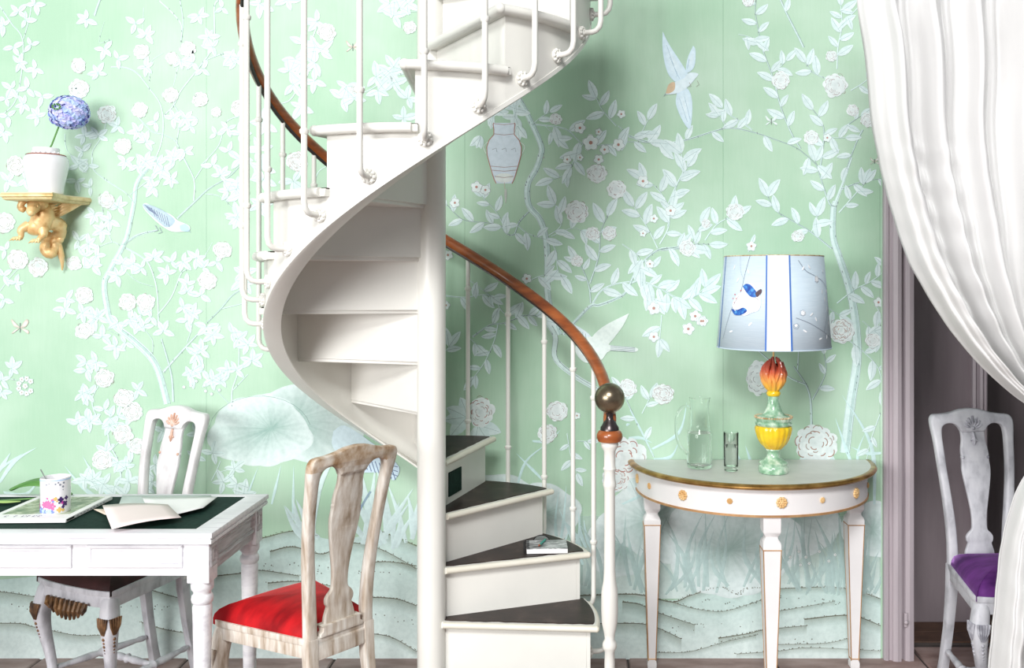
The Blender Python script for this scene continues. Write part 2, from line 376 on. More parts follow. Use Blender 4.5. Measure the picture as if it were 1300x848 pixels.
def blade(x0, y0, x1, y1, w_, bend=0, c=(.64, .84, .84), al=1, lay=2.5):
    mx_, my_ = (x0+x1)/2, (y0+y1)/2; dx, dy = x1-x0, y1-y0
    p = smooth([(x0, y0), (mx_+dy*bend, my_-dx*bend), (x1, y1)], 5); n = len(p); vs_ = []
    for i, q in enumerate(p):
        t = i/(n-1); h = w_/2*(.55+.9*t if t < .4 else (1-t)/.6*.91+.001); l = math.hypot(dx, dy)
        vs_ += [(q[0]-dy/l*h, q[1]+dx/l*h), (q[0]+dy/l*h, q[1]-dx/l*h)]
    k1 = jit((*c, al)); k2 = tuple(q*.88 for q in k1[:3])+(al,)
    PT.poly(vs_, [k1 if i % 2 else k2 for i in range(len(vs_))], lay, [[2*i, 2*i+1, 2*i+3, 2*i+2] for i in range(n-1)])
def lotus(cx, cy, rx, ry, n=11, lay=2, mid=(.38, .53, .49), edge=(.82, .93, .93), al=.92, hx=0, hy=0):
    N = n*8; R = [.02, .16, .32, .5, .68, .84, .95, 1]; pts = []; cols = []; rot = random.uniform(0, 6)
    ph = [random.uniform(0, 6) for _ in range(4)]
    for ri, r in enumerate(R):
        for k in range(N):
            a = 2*PI*k/N; q = r*(1-.04*r*(1-abs(math.sin(a*n/2+rot+.5*math.sin(2*a+ph[2]))))+.05*r*math.sin(3*a+ph[0])+.03*r*math.sin(5*a+ph[1]))
            pts.append((cx+hx*(1-r)+rx*q*math.cos(a), cy+hy*(1-r)-ry*q*math.sin(a)))
            st = .05*math.sin(a*n+ph[1])+.06*math.sin(a*2.3*n+ph[2]+2*math.sin(3*a))+.12*math.sin(a*2+ph[3])+random.uniform(-.06, .06)
            t = max(0, min(1, r**.8+st*(1 if .05 < r < .95 else .2)))
            cols.append(tuple(m_+(e-m_)*t for m_, e in zip(mid, edge))+(al if r < .99 else al*.9,))
    fs = [[i*N+k, i*N+(k+1) % N, (i+1)*N+(k+1) % N, (i+1)*N+k] for i in range(len(R)-1) for k in range(N)]
    PT.poly(pts, cols, lay, fs+[list(range(N))])
def wash(top, bottom, ct, cb, lay=.5, n=3):
    """gradient band between two polylines with the same number of points"""
    a = smooth(top, 5); b_ = smooth(bottom, 5); N = len(a); pts = []; cols = []
    for r in range(n+1):
        t = r/n
        for p, q in zip(a, b_):
            pts.append((p[0]+(q[0]-p[0])*t, p[1]+(q[1]-p[1])*t)); k = random.uniform(-.05, .05)
            cols.append(tuple(max(0, min(1, c+(d-c)*t+(k if i < 3 else 0))) for i, (c, d) in enumerate(zip(ct, cb))))
    PT.poly(pts, cols, lay, [[r*N+i, r*N+i+1, (r+1)*N+i+1, (r+1)*N+i] for r in range(n) for i in range(N-1)])
def ridge(pts, lw=1.6, sh=10, dots=True, c=(.18, .16, .10), al=.62):
    p = smooth(pts, 6)
    wash(pts, [(x, y+sh) for x, y in pts], (.34, .35, .28, al*.62), (.50, .60, .56, 0), 1.2, 2)
    line(p, lw, (*c, al), 2.2, lw*.5)
    if dots:
        for x, y in p:
            for k in range(2):
                xx = x+random.uniform(-3, 3); blob(xx, y-random.uniform(.2, 1.2), .65, 5, .1, (.16, .16, .11, .8), 3)
def specks(x0, y0, x1, y1, n):
    for _ in range(n):
        t = random.random(); blob(x0+(x1-x0)*t+random.uniform(-3, 3), y0+(y1-y0)*t+random.uniform(-4, 4), random.uniform(.5, .9), 5, .1, (.16, .18, .15, .75), 3)
# ---- ground: rolling banks of pale turquoise
TE = (.62, .80, .76, .97); TE2 = (.78, .90, .88, 1)
wash([(-400, 700), (-100, 735), (60, 730), (200, 705), (330, 684), (372, 675), (430, 686), (481, 676), (529, 694), (620, 720), (735, 742), (790, 754), (854, 762), (916, 747), (990, 748), (1048, 745), (1118, 760)],
     [(x, 837) for x in (-400, -100, 60, 200, 330, 372, 430, 481, 529, 620, 735, 790, 854, 916, 990, 1048, 1118)], TE, TE2, .3, 5)
for r_ in ([(-300, 760), (-60, 748), (0, 751), (42, 757), (90, 765)], [(-200, 800), (0, 791), (45, 796), (95, 806), (130, 806)], [(180, 745), (220, 757), (262, 766)],
           [(274, 731), (311, 727), (333, 724), (380, 731)], [(300, 690), (333, 683), (372, 674), (400, 680)], [(343, 700), (372, 694), (410, 703), (438, 689), (481, 696), (529, 722)],
           [(340, 740), (380, 738), (430, 745)], [(463, 714), (495, 713), (529, 718)], [(467, 758), (503, 760), (529, 769)], [(455, 803), (495, 808), (529, 827)], [(481, 674), (505, 682), (529, 693)],
           [(180, 790), (215, 800), (262, 806)], [(330, 768), (360, 776), (400, 779)],
           [(735, 756), (790, 754), (820, 756), (854, 764), (878, 755), (916, 746), (936, 755), (950, 747), (990, 747), (1048, 745), (1085, 749), (1118, 760)],
           [(735, 792), (790, 791), (827, 794), (865, 811)], [(912, 810), (950, 804), (972, 799), (1024, 794)], [(1021, 786), (1079, 781), (1118, 794)], [(790, 764), (812, 767), (834, 777), (882, 793)]):
    ridge(r_, random.uniform(1.0, 1.6), random.choice((9, 12, 16)))
for r_ in ([(854, 764), (880, 772), (916, 776), (950, 767), (972, 759)], [(831, 828), (875, 827), (926, 813), (960, 806)], [(935, 830), (990, 826), (1030, 822), (1118, 826)], [(985, 776), (1010, 772), (1060, 763)], [(980, 818), (1050, 816), (1090, 806)]):
    ridge(r_, .8, 7, al=.45)
for q in ((10, 770, 80, 775, 12), (130, 765, 240, 775, 16), (300, 715, 420, 720, 20), (400, 725, 520, 730, 18), (470, 780, 525, 790, 8), (890, 762, 960, 768, 14), (990, 760, 1100, 768, 16), (1000, 812, 1040, 816, 6), (830, 800, 960, 790, 12)): specks(*q)
wash([(x, 655) for x in (735, 800, 900, 990, 1040, 1118)], [(x, 760) for x in (735, 800, 900, 990, 1040, 1118)], (.66, .82, .77, .4), (.74, .88, .85, 1), .1, 4)
wash([(x, 640) for x in (560, 620, 690, 740)], [(x, 760) for x in (560, 620, 690, 740)], (.50, .70, .62, .1), (.60, .78, .74, 1), .1, 4)
# ---- big lotus leaves
lotus(388, 536, 84, 52, hx=-14, hy=-4, mid=(.30, .46, .42)); lotus(330, 548, 66, 46, 11, 2.4, hy=-4, hx=14, mid=(.26, .42, .38))
arc(330, 548, 65, .2, 1.5, .8, (.40, .55, .52, .5), 3, .7); arc(330, 548, 65, 1.5, 3, .8, (.40, .55, .52, .4), 3, .7)
lotus(620, 640, 70, 38, 9, mid=(.40, .58, .52)); lotus(842, 660, 72, 52, hx=-20); lotus(930, 690, 88, 68, 13, 2.4, hy=8, hx=-5); lotus(1010, 660, 60, 45, 9, 2.2); lotus(1108, 672, 40, 36, 7)
lotus(790, 690, 46, 44, 9, 1.9, mid=(.36, .55, .50)); lotus(690, 652, 46, 40, 9, 2.3); lotus(-120, 640, 80, 52)
for k in range(70):       # reeds in the damp foreground
    x = random.choice((random.uniform(740, 900), random.uniform(1000, 1116), random.uniform(900, 1110))); y = random.uniform(738, 756)
    blade(x, y, x+random.uniform(-34, 34), y-random.uniform(40, 105), random.uniform(4, 8), random.uniform(-.15, .15), (.66, .85, .83), .6, 3.2)
for k in range(26):
    x = random.uniform(385, 525); y = random.uniform(682, 698)
    blade(x, y, x+random.uniform(-45, 45), y-random.uniform(40, 120), random.uniform(6, 11), random.uniform(-.08, .08), (.72, .89, .89), .95, 3.2)
for k in range(16):
    x = random.uniform(640, 760); y = random.uniform(690, 730)
    blade(x, y, x+random.uniform(-40, 40), y-random.uniform(40, 90), random.uniform(3, 6), random.uniform(-.12, .12))
for q in ((0, 612, 47, 568, 6, .1), (-2, 600, 14, 574, 6, 0), (5, 625, 52, 606, 6, -.25), (135, 640, 82, 591, 6, .06), (150, 640, 105, 578, 6, .05), (-30, 640, 30, 575, 7, .1),
          (345, 640, 357, 590, 4, 0), (310, 640, 328, 592, 3, 0), (372, 660, 373, 590, 4, 0), (200, 690, 210, 600, 3, .1), (1110, 640, 1068, 500, 6, -.12), (1085, 600, 1060, 530, 5, 0), (1090, 600, 1098, 550, 4, .1),
          (1120, 575, 1080, 567, 5, .1), (828, 570, 872, 510, 5, -.2), (830, 583, 862, 560, 5, -.25), (800, 520, 832, 582, 3, 0), (798, 556, 828, 562, 5, .1), (795, 540, 800, 538, 4, .1),
          (940, 590, 935, 572, 4, 0), (955, 592, 946, 565, 4, 0), (676, 560, 712, 545, 5, -.2), (690, 610, 655, 575, 4, 0), (655, 625, 700, 560, 4, .15), (790, 640, 830, 590, 5, -.2)):
    blade(*q)
# ---- far left tree
Z(0, 0)
for q, w_ in (([(0, 30), (60, 120), (115, 200), (110, 370), (75, 520), (0, 590)], 1.6), ([(165, 0), (150, 90), (120, 200)], 1.2), ([(565, 340), (640, 345), (700, 375), (760, 450), (815, 530), (830, 640), (815, 740), (770, 848)], 1.8),
              ([(810, 5), (880, 70), (922, 130), (920, 210)], 1.5), ([(915, 0), (930, 110), (920, 210)], 1.3), ([(1120, 0), (1090, 30), (1090, 180), (1070, 260), (1010, 345), (920, 460), (885, 530), (835, 585)], 1.8),
              ([(1150, 270), (1110, 280), (1040, 310), (1010, 345)], 1.4), ([(905, 340), (880, 440)], .9), ([(885, 480), (885, 530), (915, 600), (900, 720), (915, 760), (960, 848)], 1.3), ([(690, 580), (770, 665), (830, 685), (890, 715), (915, 760)], 1.4),
              ([(1230, 590), (1150, 620), (1110, 740), (1020, 840)], 1.2), ([(540, 620), (520, 690), (470, 770), (470, 848)], 1.1), ([(330, 680), (340, 760), (400, 820)], 1.1), ([(730, 40), (725, 200)], .7), ([(760, 420), (765, 320), (830, 270)], .8),
              ([(560, 200), (505, 215), (530, 110)], .6)): branch(q, w_)
for u, v, r in ((400, 335, 10), (400, 450, 14), (720, 265, 10.5), (878, 298, 9), (955, 250, 11), (870, 485, 10.5), (1018, 505, 10.5), (545, 580, 12.5), (710, 560, 10.5), (625, 745, 11.5), (80, 830, 11.5), (1210, 540, 9), (1100, 570, 7)): peony(u, v, r)
for u, v in ((440, 100), (690, 120), (500, 370), (530, 250), (740, 340), (1010, 80), (1060, 190), (1030, 350), (1170, 290), (95, 60), (180, 20), (130, 100), (70, 240), (160, 230), (100, 320), (180, 350), (60, 450), (140, 450), (215, 490), (190, 590), (120, 530),
             (40, 590), (430, 690), (500, 690), (420, 770), (700, 670), (740, 720), (790, 620), (600, 640), (880, 600), (940, 600), (970, 640), (1100, 680), (1160, 650), (1160, 770), (940, 770), (880, 800), (740, 820), (800, 830), (1220, 680), (20, 670), (600, 300), (920, 310),
             (980, 320), (740, 180), (1130, 40), (1080, 240), (1200, 310), (20, 130), (30, 500)):
    spray(u, v, random.choice((3, 4, 5)), 12)
Z(0, 200)
branch([(800, 0), (700, 120), (680, 230), (650, 380), (625, 450), (560, 570), (530, 640), (540, 740), (570, 840), (680, 930), (790, 1050), (850, 1250)], 5.5, 9)
for q, w_ in (([(470, 0), (475, 60), (540, 115), (640, 180), (680, 230)], 1.8), ([(750, 120), (660, 190)], 1.2), ([(625, 445), (700, 395), (800, 370)], 3.5), ([(900, 310), (990, 225), (1060, 160), (1160, 100), (1220, 40)], 2.6), ([(985, 220), (985, 110), (930, 0)], 1.8),
              ([(990, 110), (1060, 0)], 1.2), ([(1045, 185), (1120, 200), (1190, 265)], 1.2), ([(610, 445), (570, 430), (500, 455)], 1.3), ([(570, 430), (530, 330), (520, 250)], 1.2), ([(640, 460), (740, 520), (780, 600), (800, 700), (805, 848)], 2), ([(800, 800), (870, 710), (920, 590), (950, 570)], 1.6),
              ([(640, 580), (700, 630), (780, 655)], 1.1), ([(1250, 660), (1180, 700), (1120, 770), (1050, 840)], 2.4), ([(1120, 770), (1260, 735)], 1.3), ([(0, 680), (60, 600), (100, 560)], 1), ([(380, 720), (430, 760), (490, 830)], 1), ([(1030, 520), (1080, 430)], .8)): branch(q, w_)
for u, v, r in ((80, 50, 12), (20, 330, 14), (90, 520, 14), (195, 555, 13), (375, 540, 10), (540, 215, 11), (430, 700, 12), (650, 735, 12), (740, 735, 12), (1055, 625, 12.5), (1130, 470, 12)): peony(u, v, r)
for u, v in ((40, 120), (130, 110), (400, 40), (450, 40), (390, 120), (460, 150), (480, 290), (560, 320), (520, 370), (400, 420), (450, 440), (430, 500), (490, 500), (470, 550), (30, 470), (20, 600), (80, 640), (20, 720), (340, 720), (330, 770), (420, 790), (500, 810),
             (640, 20), (700, 40), (770, 110), (830, 60), (870, 110), (780, 150), (620, 540), (680, 540), (720, 560), (600, 600), (780, 510), (870, 530), (930, 530), (850, 590), (1000, 510), (1030, 560), (1100, 530), (950, 640), (950, 680), (1020, 700), (930, 760), (980, 790),
             (1080, 40), (1120, 90), (1210, 150), (1160, 170), (1200, 310), (1230, 590), (1240, 630), (660, 820), (720, 800), (770, 810), (600, 250), (880, 20)):
    spray(u, v, random.choice((3, 4, 5)), 12.5)
for u, v in ((680, 380), (735, 405)): blossom(u, v, .1)
Z(0, 400)
for q, w_ in (([(830, 290), (900, 210), (1020, 80)], 3.4), ([(880, 440), (870, 300), (820, 120)], 3), ([(500, 50), (600, 100)], 1), ([(740, 80), (775, 130), (775, 200)], 1.1), ([(950, 140), (975, 60), (975, 0)], 1), ([(1180, 460), (1180, 380), (1210, 280), (1215, 150)], 1.8),
              ([(1185, 380), (1260, 300)], 1.2), ([(1165, 450), (1090, 370), (1040, 300)], 1.1), ([(620, 848), (600, 740), (560, 660), (540, 580), (480, 490), (470, 420), (500, 360)], 2), ([(560, 690), (630, 620)], 1), ([(615, 800), (670, 740)], 1), ([(20, 320), (90, 330)], 1.2),
              ([(1075, 840), (1100, 790), (1120, 740)], 1.6), ([(1100, 800), (1160, 785)], 1)): branch(q, w_)
for u, v, r in ((430, 80, 12), (530, 320, 13), (630, 420, 13), (675, 490, 13), (625, 605, 13), (520, 735, 13), (700, 665, 11)): peony(u, v, r)
for k in range(9): blossom(130+35*math.cos(k*.7)*(k > 0), 360+38*math.sin(k*.7)*(k > 0), 4)
for u, v in ((935, 365), (970, 358), (998, 335), (1038, 355), (1045, 385), (1075, 400), (1115, 380)): blossom(u, v, 2.4, True)
for u, v in ((480, 20), (520, 110), (600, 40), (640, 140), (590, 160), (700, 40), (730, 60), (830, 80), (950, 30), (1050, 60), (1080, 100), (1000, 200), (1020, 180), (440, 240), (490, 240), (440, 280), (420, 400), (450, 400), (440, 520), (400, 550), (460, 540), (530, 480), (560, 520), (700, 380), (600, 510), (60, 270), (10, 330), (10, 390),
             (980, 280), (1030, 280), (970, 310), (1080, 330), (1120, 330), (1180, 90), (1210, 120), (1160, 280), (1200, 280), (1260, 150), (1280, 230), (660, 680), (540, 690), (600, 750), (640, 770), (480, 830), (560, 560), (640, 560), (830, 590), (1190, 780), (1080, 700), (1010, 600), (990, 720), (790, 760), (740, 790)):
    spray(u, v, random.choice((3, 4, 5)), 13)
Z(0, 600, 3.42)
for u, v in ((400, 40), (450, 50), (560, 40), (500, 60), (660, 40), (970, 40), (1030, 50), (1060, 90), (980, 200), (370, 30), (620, 60)): spray(u, v, 4, 15)
# behind the stair top
Z(300, 0)
for q, w_ in (([(410, 130), (360, 280), (320, 420), (270, 510), (160, 560), (110, 740)], 1.6), ([(880, 370), (780, 395), (660, 465), (540, 490)], 1.6), ([(1040, 60), (860, 60)], 1)): branch(q, w_)
peony(460, 165, 12); peony(880, 140, 9); peony(310, 820, 14); peony(20, 555, 11); peony(600, 455, 5)
for u, v in ((120, 20), (260, 0), (340, 220), (300, 300), (270, 360), (330, 330), (400, 240), (430, 260), (400, 320), (330, 410), (290, 430), (400, 410), (330, 540), (10, 300), (150, 630), (20, 680), (20, 810), (120, 760), (410, 110), (540, 500), (600, 500), (560, 440), (710, 390), (720, 460), (800, 340), (780, 370), (800, 420), (850, 600), (870, 500), (830, 40), (800, 80), (780, 20), (870, 20)):
    spray(u, v, 4, 16)
Z(300, 200)
branch([(390, 140), (420, 70), (470, 40)], 1.4); peony(310, 20, 12)
for u, v in ((290, 120), (130, 60), (140, 110), (10, 130), (20, 190), (120, 240), (10, 300), (40, 590), (30, 630)): spray(u, v, 4, 16)
# ---- right-hand tree: trunk, boughs, twigs
Z(540, 200)
branch([(468, -310), (528, -200), (588, -60), (582, 0), (562, 60), (520, 140), (525, 240), (580, 310), (610, 400), (620, 520), (620, 680), (640, 790), (680, 900)], 7, 8.5, .2)
TW = [  # (origin, points, leaf length, width, spacing)
 (500, 0, [(700, 630), (870, 655), (960, 730), (1080, 735), (1200, 720), (1300, 725)], 19, 1.6, 15), (500, 0, [(1130, 640), (1060, 560), (1030, 500)], 19, 1.1, 9), (500, 0, [(960, 730), (925, 800), (900, 848)], 18, 1, 12), (500, 0, [(1140, 640), (1230, 700), (1290, 610)], 18, .9, 9),
 (500, 0, [(770, 640), (830, 700)], 15, .8, 9), (500, 0, [(700, 640), (740, 600), (790, 570)], 14, .8, 9),
 (540, 200, [(525, 275), (475, 330), (450, 390), (410, 385), (380, 345), (300, 330), (190, 315), (110, 240)], 17, 1.6, 10), (540, 200, [(410, 385), (370, 290), (290, 200)], 15, 1, 9), (540, 200, [(470, 345), (520, 385), (610, 415)], 17, 1.2, 12),
 (540, 200, [(635, 420), (665, 480), (670, 560), (690, 600)], 20, 1.2, 11), (540, 200, [(620, 400), (690, 340), (660, 240)], 20, 1, 10), (540, 200, [(640, 400), (740, 360), (790, 370)], 18, .8, 12),
 (540, 200, [(700, 900), (830, 760), (880, 750), (960, 720), (1020, 680), (1080, 560), (1180, 470), (1290, 460)], 0, 4.2, 999), (540, 200, [(840, 740), (830, 650), (800, 570), (770, 520)], 16, 1.6, 12),
 (540, 200, [(835, 640), (880, 500), (890, 380), (925, 300)], 20, 1.6, 10), (540, 200, [(850, 740), (900, 670), (1000, 635), (1130, 635), (1260, 710)], 20, 2, 12), (540, 200, [(1180, 460), (1130, 360), (1060, 250)], 20, 1.3, 10),
 (540, 200, [(1190, 440), (1235, 350), (1230, 240), (1170, 150), (1110, 110)], 19, 1.4, 11), (540, 200, [(1230, 240), (1270, 150), (1330, 50)], 19, 1.3, 10), (540, 200, [(760, 0), (720, 80), (650, 110)], 18, .9, 10), (540, 200, [(1100, 640), (1160, 720)], 18, 1, 10),
 (540, 200, [(1200, 470), (1270, 465), (1340, 450), (1400, 340)], 19, 1.6, 10), (540, 200, [(1250, 700), (1340, 720), (1420, 660)], 20, 1, 9), (540, 200, [(1000, 440), (1080, 500), (1090, 560)], 20, 1, 9),
 (540, 200, [(1080, 560), (1120, 590), (1150, 560)], 14, .8, 8), (540, 200, [(90, 700), (200, 710), (330, 700), (400, 790), (480, 800), (560, 800)], 16, 1.4, 11), (540, 200, [(220, 620), (330, 700)], 15, 1, 9), (540, 200, [(540, 620), (590, 600), (630, 600)], 17, 1, 8),
 (540, 400, [(370, 40), (350, 130), (300, 240), (250, 310)], 17, 1.2, 10), (540, 400, [(240, 110), (330, 50), (400, 40), (520, 0), (600, 20)], 16, 2, 12), (540, 400, [(230, 120), (260, 150)], 15, 1, 6),
 (540, 400, [(90, 200), (120, 160)], 18, .9, 6), (540, 400, [(720, 600), (740, 720), (770, 800)], 14, 1, 9), (540, 400, [(1200, 0), (1190, 120)], 18, 1, 12), (540, 400, [(770, 640), (820, 640)], 12, .8, 8), (540, 400, [(1160, 720), (1090, 580), (1020, 430), (990, 380)], 15, 1.6, 22), (540, 400, [(1100, 500), (1140, 420)], 16, 1, 8),
 (800, 0, [(-10, 690), (90, 720), (210, 725), (320, 700), (430, 665), (510, 650), (620, 670), (740, 710), (850, 755), (950, 840)], 19, 2.2, 30), (800, 0, [(620, 660), (550, 610), (500, 580), (470, 550)], 19, 1.4, 9), (800, 0, [(495, 650), (450, 590)], 16, .8, 9),
 (800, 0, [(865, 755), (820, 680), (770, 560), (745, 470), (720, 380), (690, 300), (665, 230), (650, 150), (635, 60), (640, 0)], 18, 1.5, 11), (800, 0, [(715, 370), (760, 340), (790, 310)], 15, .9, 8), (800, 0, [(550, 175), (610, 190), (640, 210)], 15, .8, 9),
 (800, 0, [(965, 848), (980, 740), (980, 640), (930, 560)], 19, 1.5, 11), (800, 0, [(985, 690), (1040, 700), (1090, 700)], 16, .8, 8), (800, 0, [(1050, 350), (1055, 240), (1075, 130), (1070, 30)], 17, 1.4, 8), (800, 0, [(1165, 30), (1100, 100)], 14, 1.2, 9),
 (800, 0, [(1120, 460), (1170, 430), (1210, 400)], 14, 1.2, 12), (800, 0, [(1180, 660), (1150, 720), (1100, 848)], 14, 2, 30), (800, 0, [(1060, 670), (1110, 630), (1170, 590)], 14, 1.6, 12), (800, 0, [(1000, 400), (930, 370), (890, 320)], 18, 1, 9),
 (800, 200, [(1020, 460), (920, 380), (840, 330), (740, 270), (700, 200)], 20, 1.8, 12), (800, 200, [(920, 380), (950, 300)], 20, .9, 9), (800, 200, [(1040, 250), (1010, 230), (975, 130), (940, 20)], 20, 2, 10), (800, 200, [(1075, 160), (1170, 125), (1290, 105)], 17, 1.6, 12), (800, 200, [(1060, 280), (1130, 200), (1190, 130)], 17, 1.4, 10),
 (800, 200, [(0, 640), (60, 630), (180, 680), (260, 720), (360, 690)], 20, 1.4, 9), (800, 200, [(380, 420), (440, 340), (530, 290)], 18, 1.3, 11), (800, 200, [(140, 470), (260, 450), (330, 440), (400, 440)], 18, 1.6, 9), (800, 200, [(200, 250), (240, 130), (270, 60), (260, -20)], 20, 1.3, 9),
 (800, 200, [(190, 350), (210, 260)], 18, 1, 8), (800, 200, [(1050, 740), (1140, 670), (1220, 630), (1280, 580), (1300, 500)], 17, 1.4, 7), (800, 200, [(1240, 740), (1270, 800), (1260, 900)], 17, 1.2, 8), (800, 200, [(600, 480), (615, 440)], 10, .8, 20), (800, 200, [(1000, 760), (1060, 800)], 17, 1, 7),
 (800, 400, [(1100, 120), (1190, 190), (1260, 270), (1280, 380)], 19, 1.2, 11), (800, 400, [(920, 560), (915, 430), (890, 350), (830, 260)], 0, 3, 999), (800, 400, [(890, 350), (800, 310), (650, 180)], 0, 2.6, 999), (800, 400, [(850, 280), (855, 180)], 0, 2, 99), (800, 400, [(925, 430), (990, 300), (985, 200)], 15, 1.6, 14),
 (800, 400, [(1270, 500), (1220, 640), (1200, 740)], 14, 1, 12), (800, 400, [(1180, 30), (1240, 80)], 16, .8, 8)]
for ox, oy, q, L, w_, st in TW:
    Z(ox, oy)
    if L: twig(q, L, w_, st)
    else: branch(q, w_, w_*.6)
Z(800, 200)
branch([(1125, 0), (1080, 130), (1035, 250)], 2, 4.5, .3)
branch([(1045, 225), (1032, 260), (1030, 400), (1060, 500), (1100, 620), (1130, 740), (1150, 900), (1150, 1050), (1120, 1250), (1090, 1500)], 7, 13, .35)
Z(540, 400); branch([(620, 40), (660, 110), (660, 220), (760, 310), (860, 370), (900, 400)], 7, 6, .25)
for ox, oy, u, v, r in ((500, 0, 820, 605, 8), (540, 200, 770, 275, 15), (540, 200, 870, 80, 13), (540, 200, 970, 160, 12.5), (540, 200, 850, 385, 9), (540, 200, 935, 385, 9.5), (540, 200, 770, 525, 8), (800, 0, 765, 410, 12), (800, 0, 1040, 435, 16), (800, 0, 1020, 285, 7.5), (800, 0, 920, 700, 10),
                        (800, 0, 1205, 610, 10), (800, 0, 1130, 560, 8), (800, 0, 600, 5, 8), (800, 200, 530, 275, 12), (800, 200, 290, 460, 11), (540, 400, 670, 490, 14), (540, 400, 620, 600, 13), (540, 400, 1210, 400, 14), (540, 400, 1030, 370, 12), (800, 400, 170, 400, 12), (800, 400, 1070, 80, 17),
                        (800, 200, 850, 400, 8), (800, 400, 1230, 130, 10), (800, 200, 385, 335, 6), (540, 200, 600, 0, 1)): Z(ox, oy); peony(u, v, r)
for ox, oy, u, v, r in ((500, 0, 945, 650, 8), (500, 0, 1000, 725, 11), (500, 0, 1140, 735, 8.5), (500, 0, 1070, 760, 7), (500, 0, 880, 810, 6), (500, 0, 945, 800, 5), (500, 0, 1040, 810, 7), (500, 0, 1155, 580, 6), (500, 0, 1040, 670, 5), (540, 200, 260, 150, 8), (540, 200, 305, 165, 7), (540, 200, 150, 230, 7),
                        (540, 200, 115, 495, 7), (540, 200, 105, 750, 6), (540, 200, 515, 615, 7), (540, 200, 525, 685, 6), (540, 200, 1105, 120, 8), (540, 200, 1245, 270, 7.5), (540, 200, 1160, 765, 9), (540, 200, 1140, 540, 6), (540, 200, 1160, 310, 6), (540, 200, 1105, 385, 5), (540, 200, 1370, 805, 8), (540, 200, 1410, 830, 7),
                        (800, 0, 1000, 700, 6), (800, 200, 615, 450, 7), (800, 200, 1260, 735, 7), (800, 400, 295, 70, 8.5), (800, 400, 120, 110, 7.5), (800, 400, 360, 30, 7), (540, 400, 770, 510, 5)): Z(ox, oy); blossom(u, v, r)
Z(0, 0, 1)      # the painting goes on beyond the picture, left and above
for q in ([(-60, 560), (-90, 420), (-60, 280), (-100, 120), (-80, 0), (-90, -150)], [(-90, 420), (-160, 330), (-220, 260)], [(-100, 120), (-180, 60), (-230, -40)], [(120, 20), (140, -60), (110, -140)], [(640, 120), (600, 20), (640, -80), (600, -170)], [(1020, 60), (980, -40), (1020, -120)]):
    twig(q, 15, 2.2, 13)
for q in ((-60, 300), (-150, 340), (-100, 130), (-200, 70), (-70, 20), (-180, -60), (120, -70), (620, -60), (1000, -60), (-120, 480), (-220, 250)): peony(*q, 12)
# large peonies low on the wall
Z(540, 400); peony(280, 490, 17, 1.2, (.45, .15, .10), .7); spray(210, 520, 4, 24, 180, 160, .5); spray(270, 560, 3, 22, 290, 120, .5)
Z(800, 400); peony(940, 650, 28, .85, (.48, .30, .24), .75); peony(650, 320, 16, 1.4, (.45, .45, .45), .5); spray(940, 690, 5, 26, 90, 300, .5)
Z(790, 600, 1); peony(2, -18, 28, 1.0, (.52, .22, .17), .7); peony(-8, 8, 18, .9, (.52, .22, .17), .7); spray(5, 0, 6, 26, 20, 330, .55)
Z(1040, 300, 1); peony(28, 120, 13, 1, (.45, .2, .12), .7)
for x, y in ((1003, 707), (1016, 717), (1023, 707), (1014, 700), (1027, 715), (1040, 700), (1052, 712), (1060, 704)): Z(0, 0, 1); blossom(x, y, 2.5)
# ---- paper lantern
Z(0, 0, 1)
def lan(rows, c, lay):
    n = len(rows); PT.poly([(640-w_, y) for w_, y in rows]+[(640+w_, y) for w_, y in rows], [tuple(q*.93 for q in c)]*n+[c]*n, lay, [[i, i+1, n+i+1, n+i] for i in range(n-1)])
LR = [(13, 156), (14, 158), (13, 164), (13, 171), (19, 178), (22, 187), (21.5, 197), (18, 210), (14.5, 222), (12.5, 228), (10, 233)]
lan(LR, (.72, .82, .90), 4)
for s in (-1, 1):
    line([(640+s*w_, y) for w_, y in LR], 1.1, (.55, .22, .17, .7), 6)
    line(smooth([(640+s*20, 180), (640+s*26, 186), (640+s*23, 195)]), .8, (.8, .88, .84), 5)
    for q in range(3): spray(640+s*14, 148-q*5, 3, 15)
for y, w_ in ((157, 13), (170, 13), (211, 17), (216, 16), (224, 12)): line([(640-w_, y), (640, y+1.5), (640+w_, y)], .8, (.5, .36, .34, .7), 6)
blob(640, 226, 12, 8, .04, (.8, .86, .84), 5.5, .5); line([(640, 228), (641, 240), (642, 258)], .8, (.7, .55, .5, .7), 5); blade(642, 240, 642, 258, 4, 0, (.75, .78, .74), .8, 5)
for u in (628, 640, 652): line([(u-3, 190), (u+2, 188), (u+3, 193)], .7, (.45, .5, .55, .5), 6)
spray(610, 172, 3, 16, 250, 80); spray(657, 160, 3, 14, 290, 80)
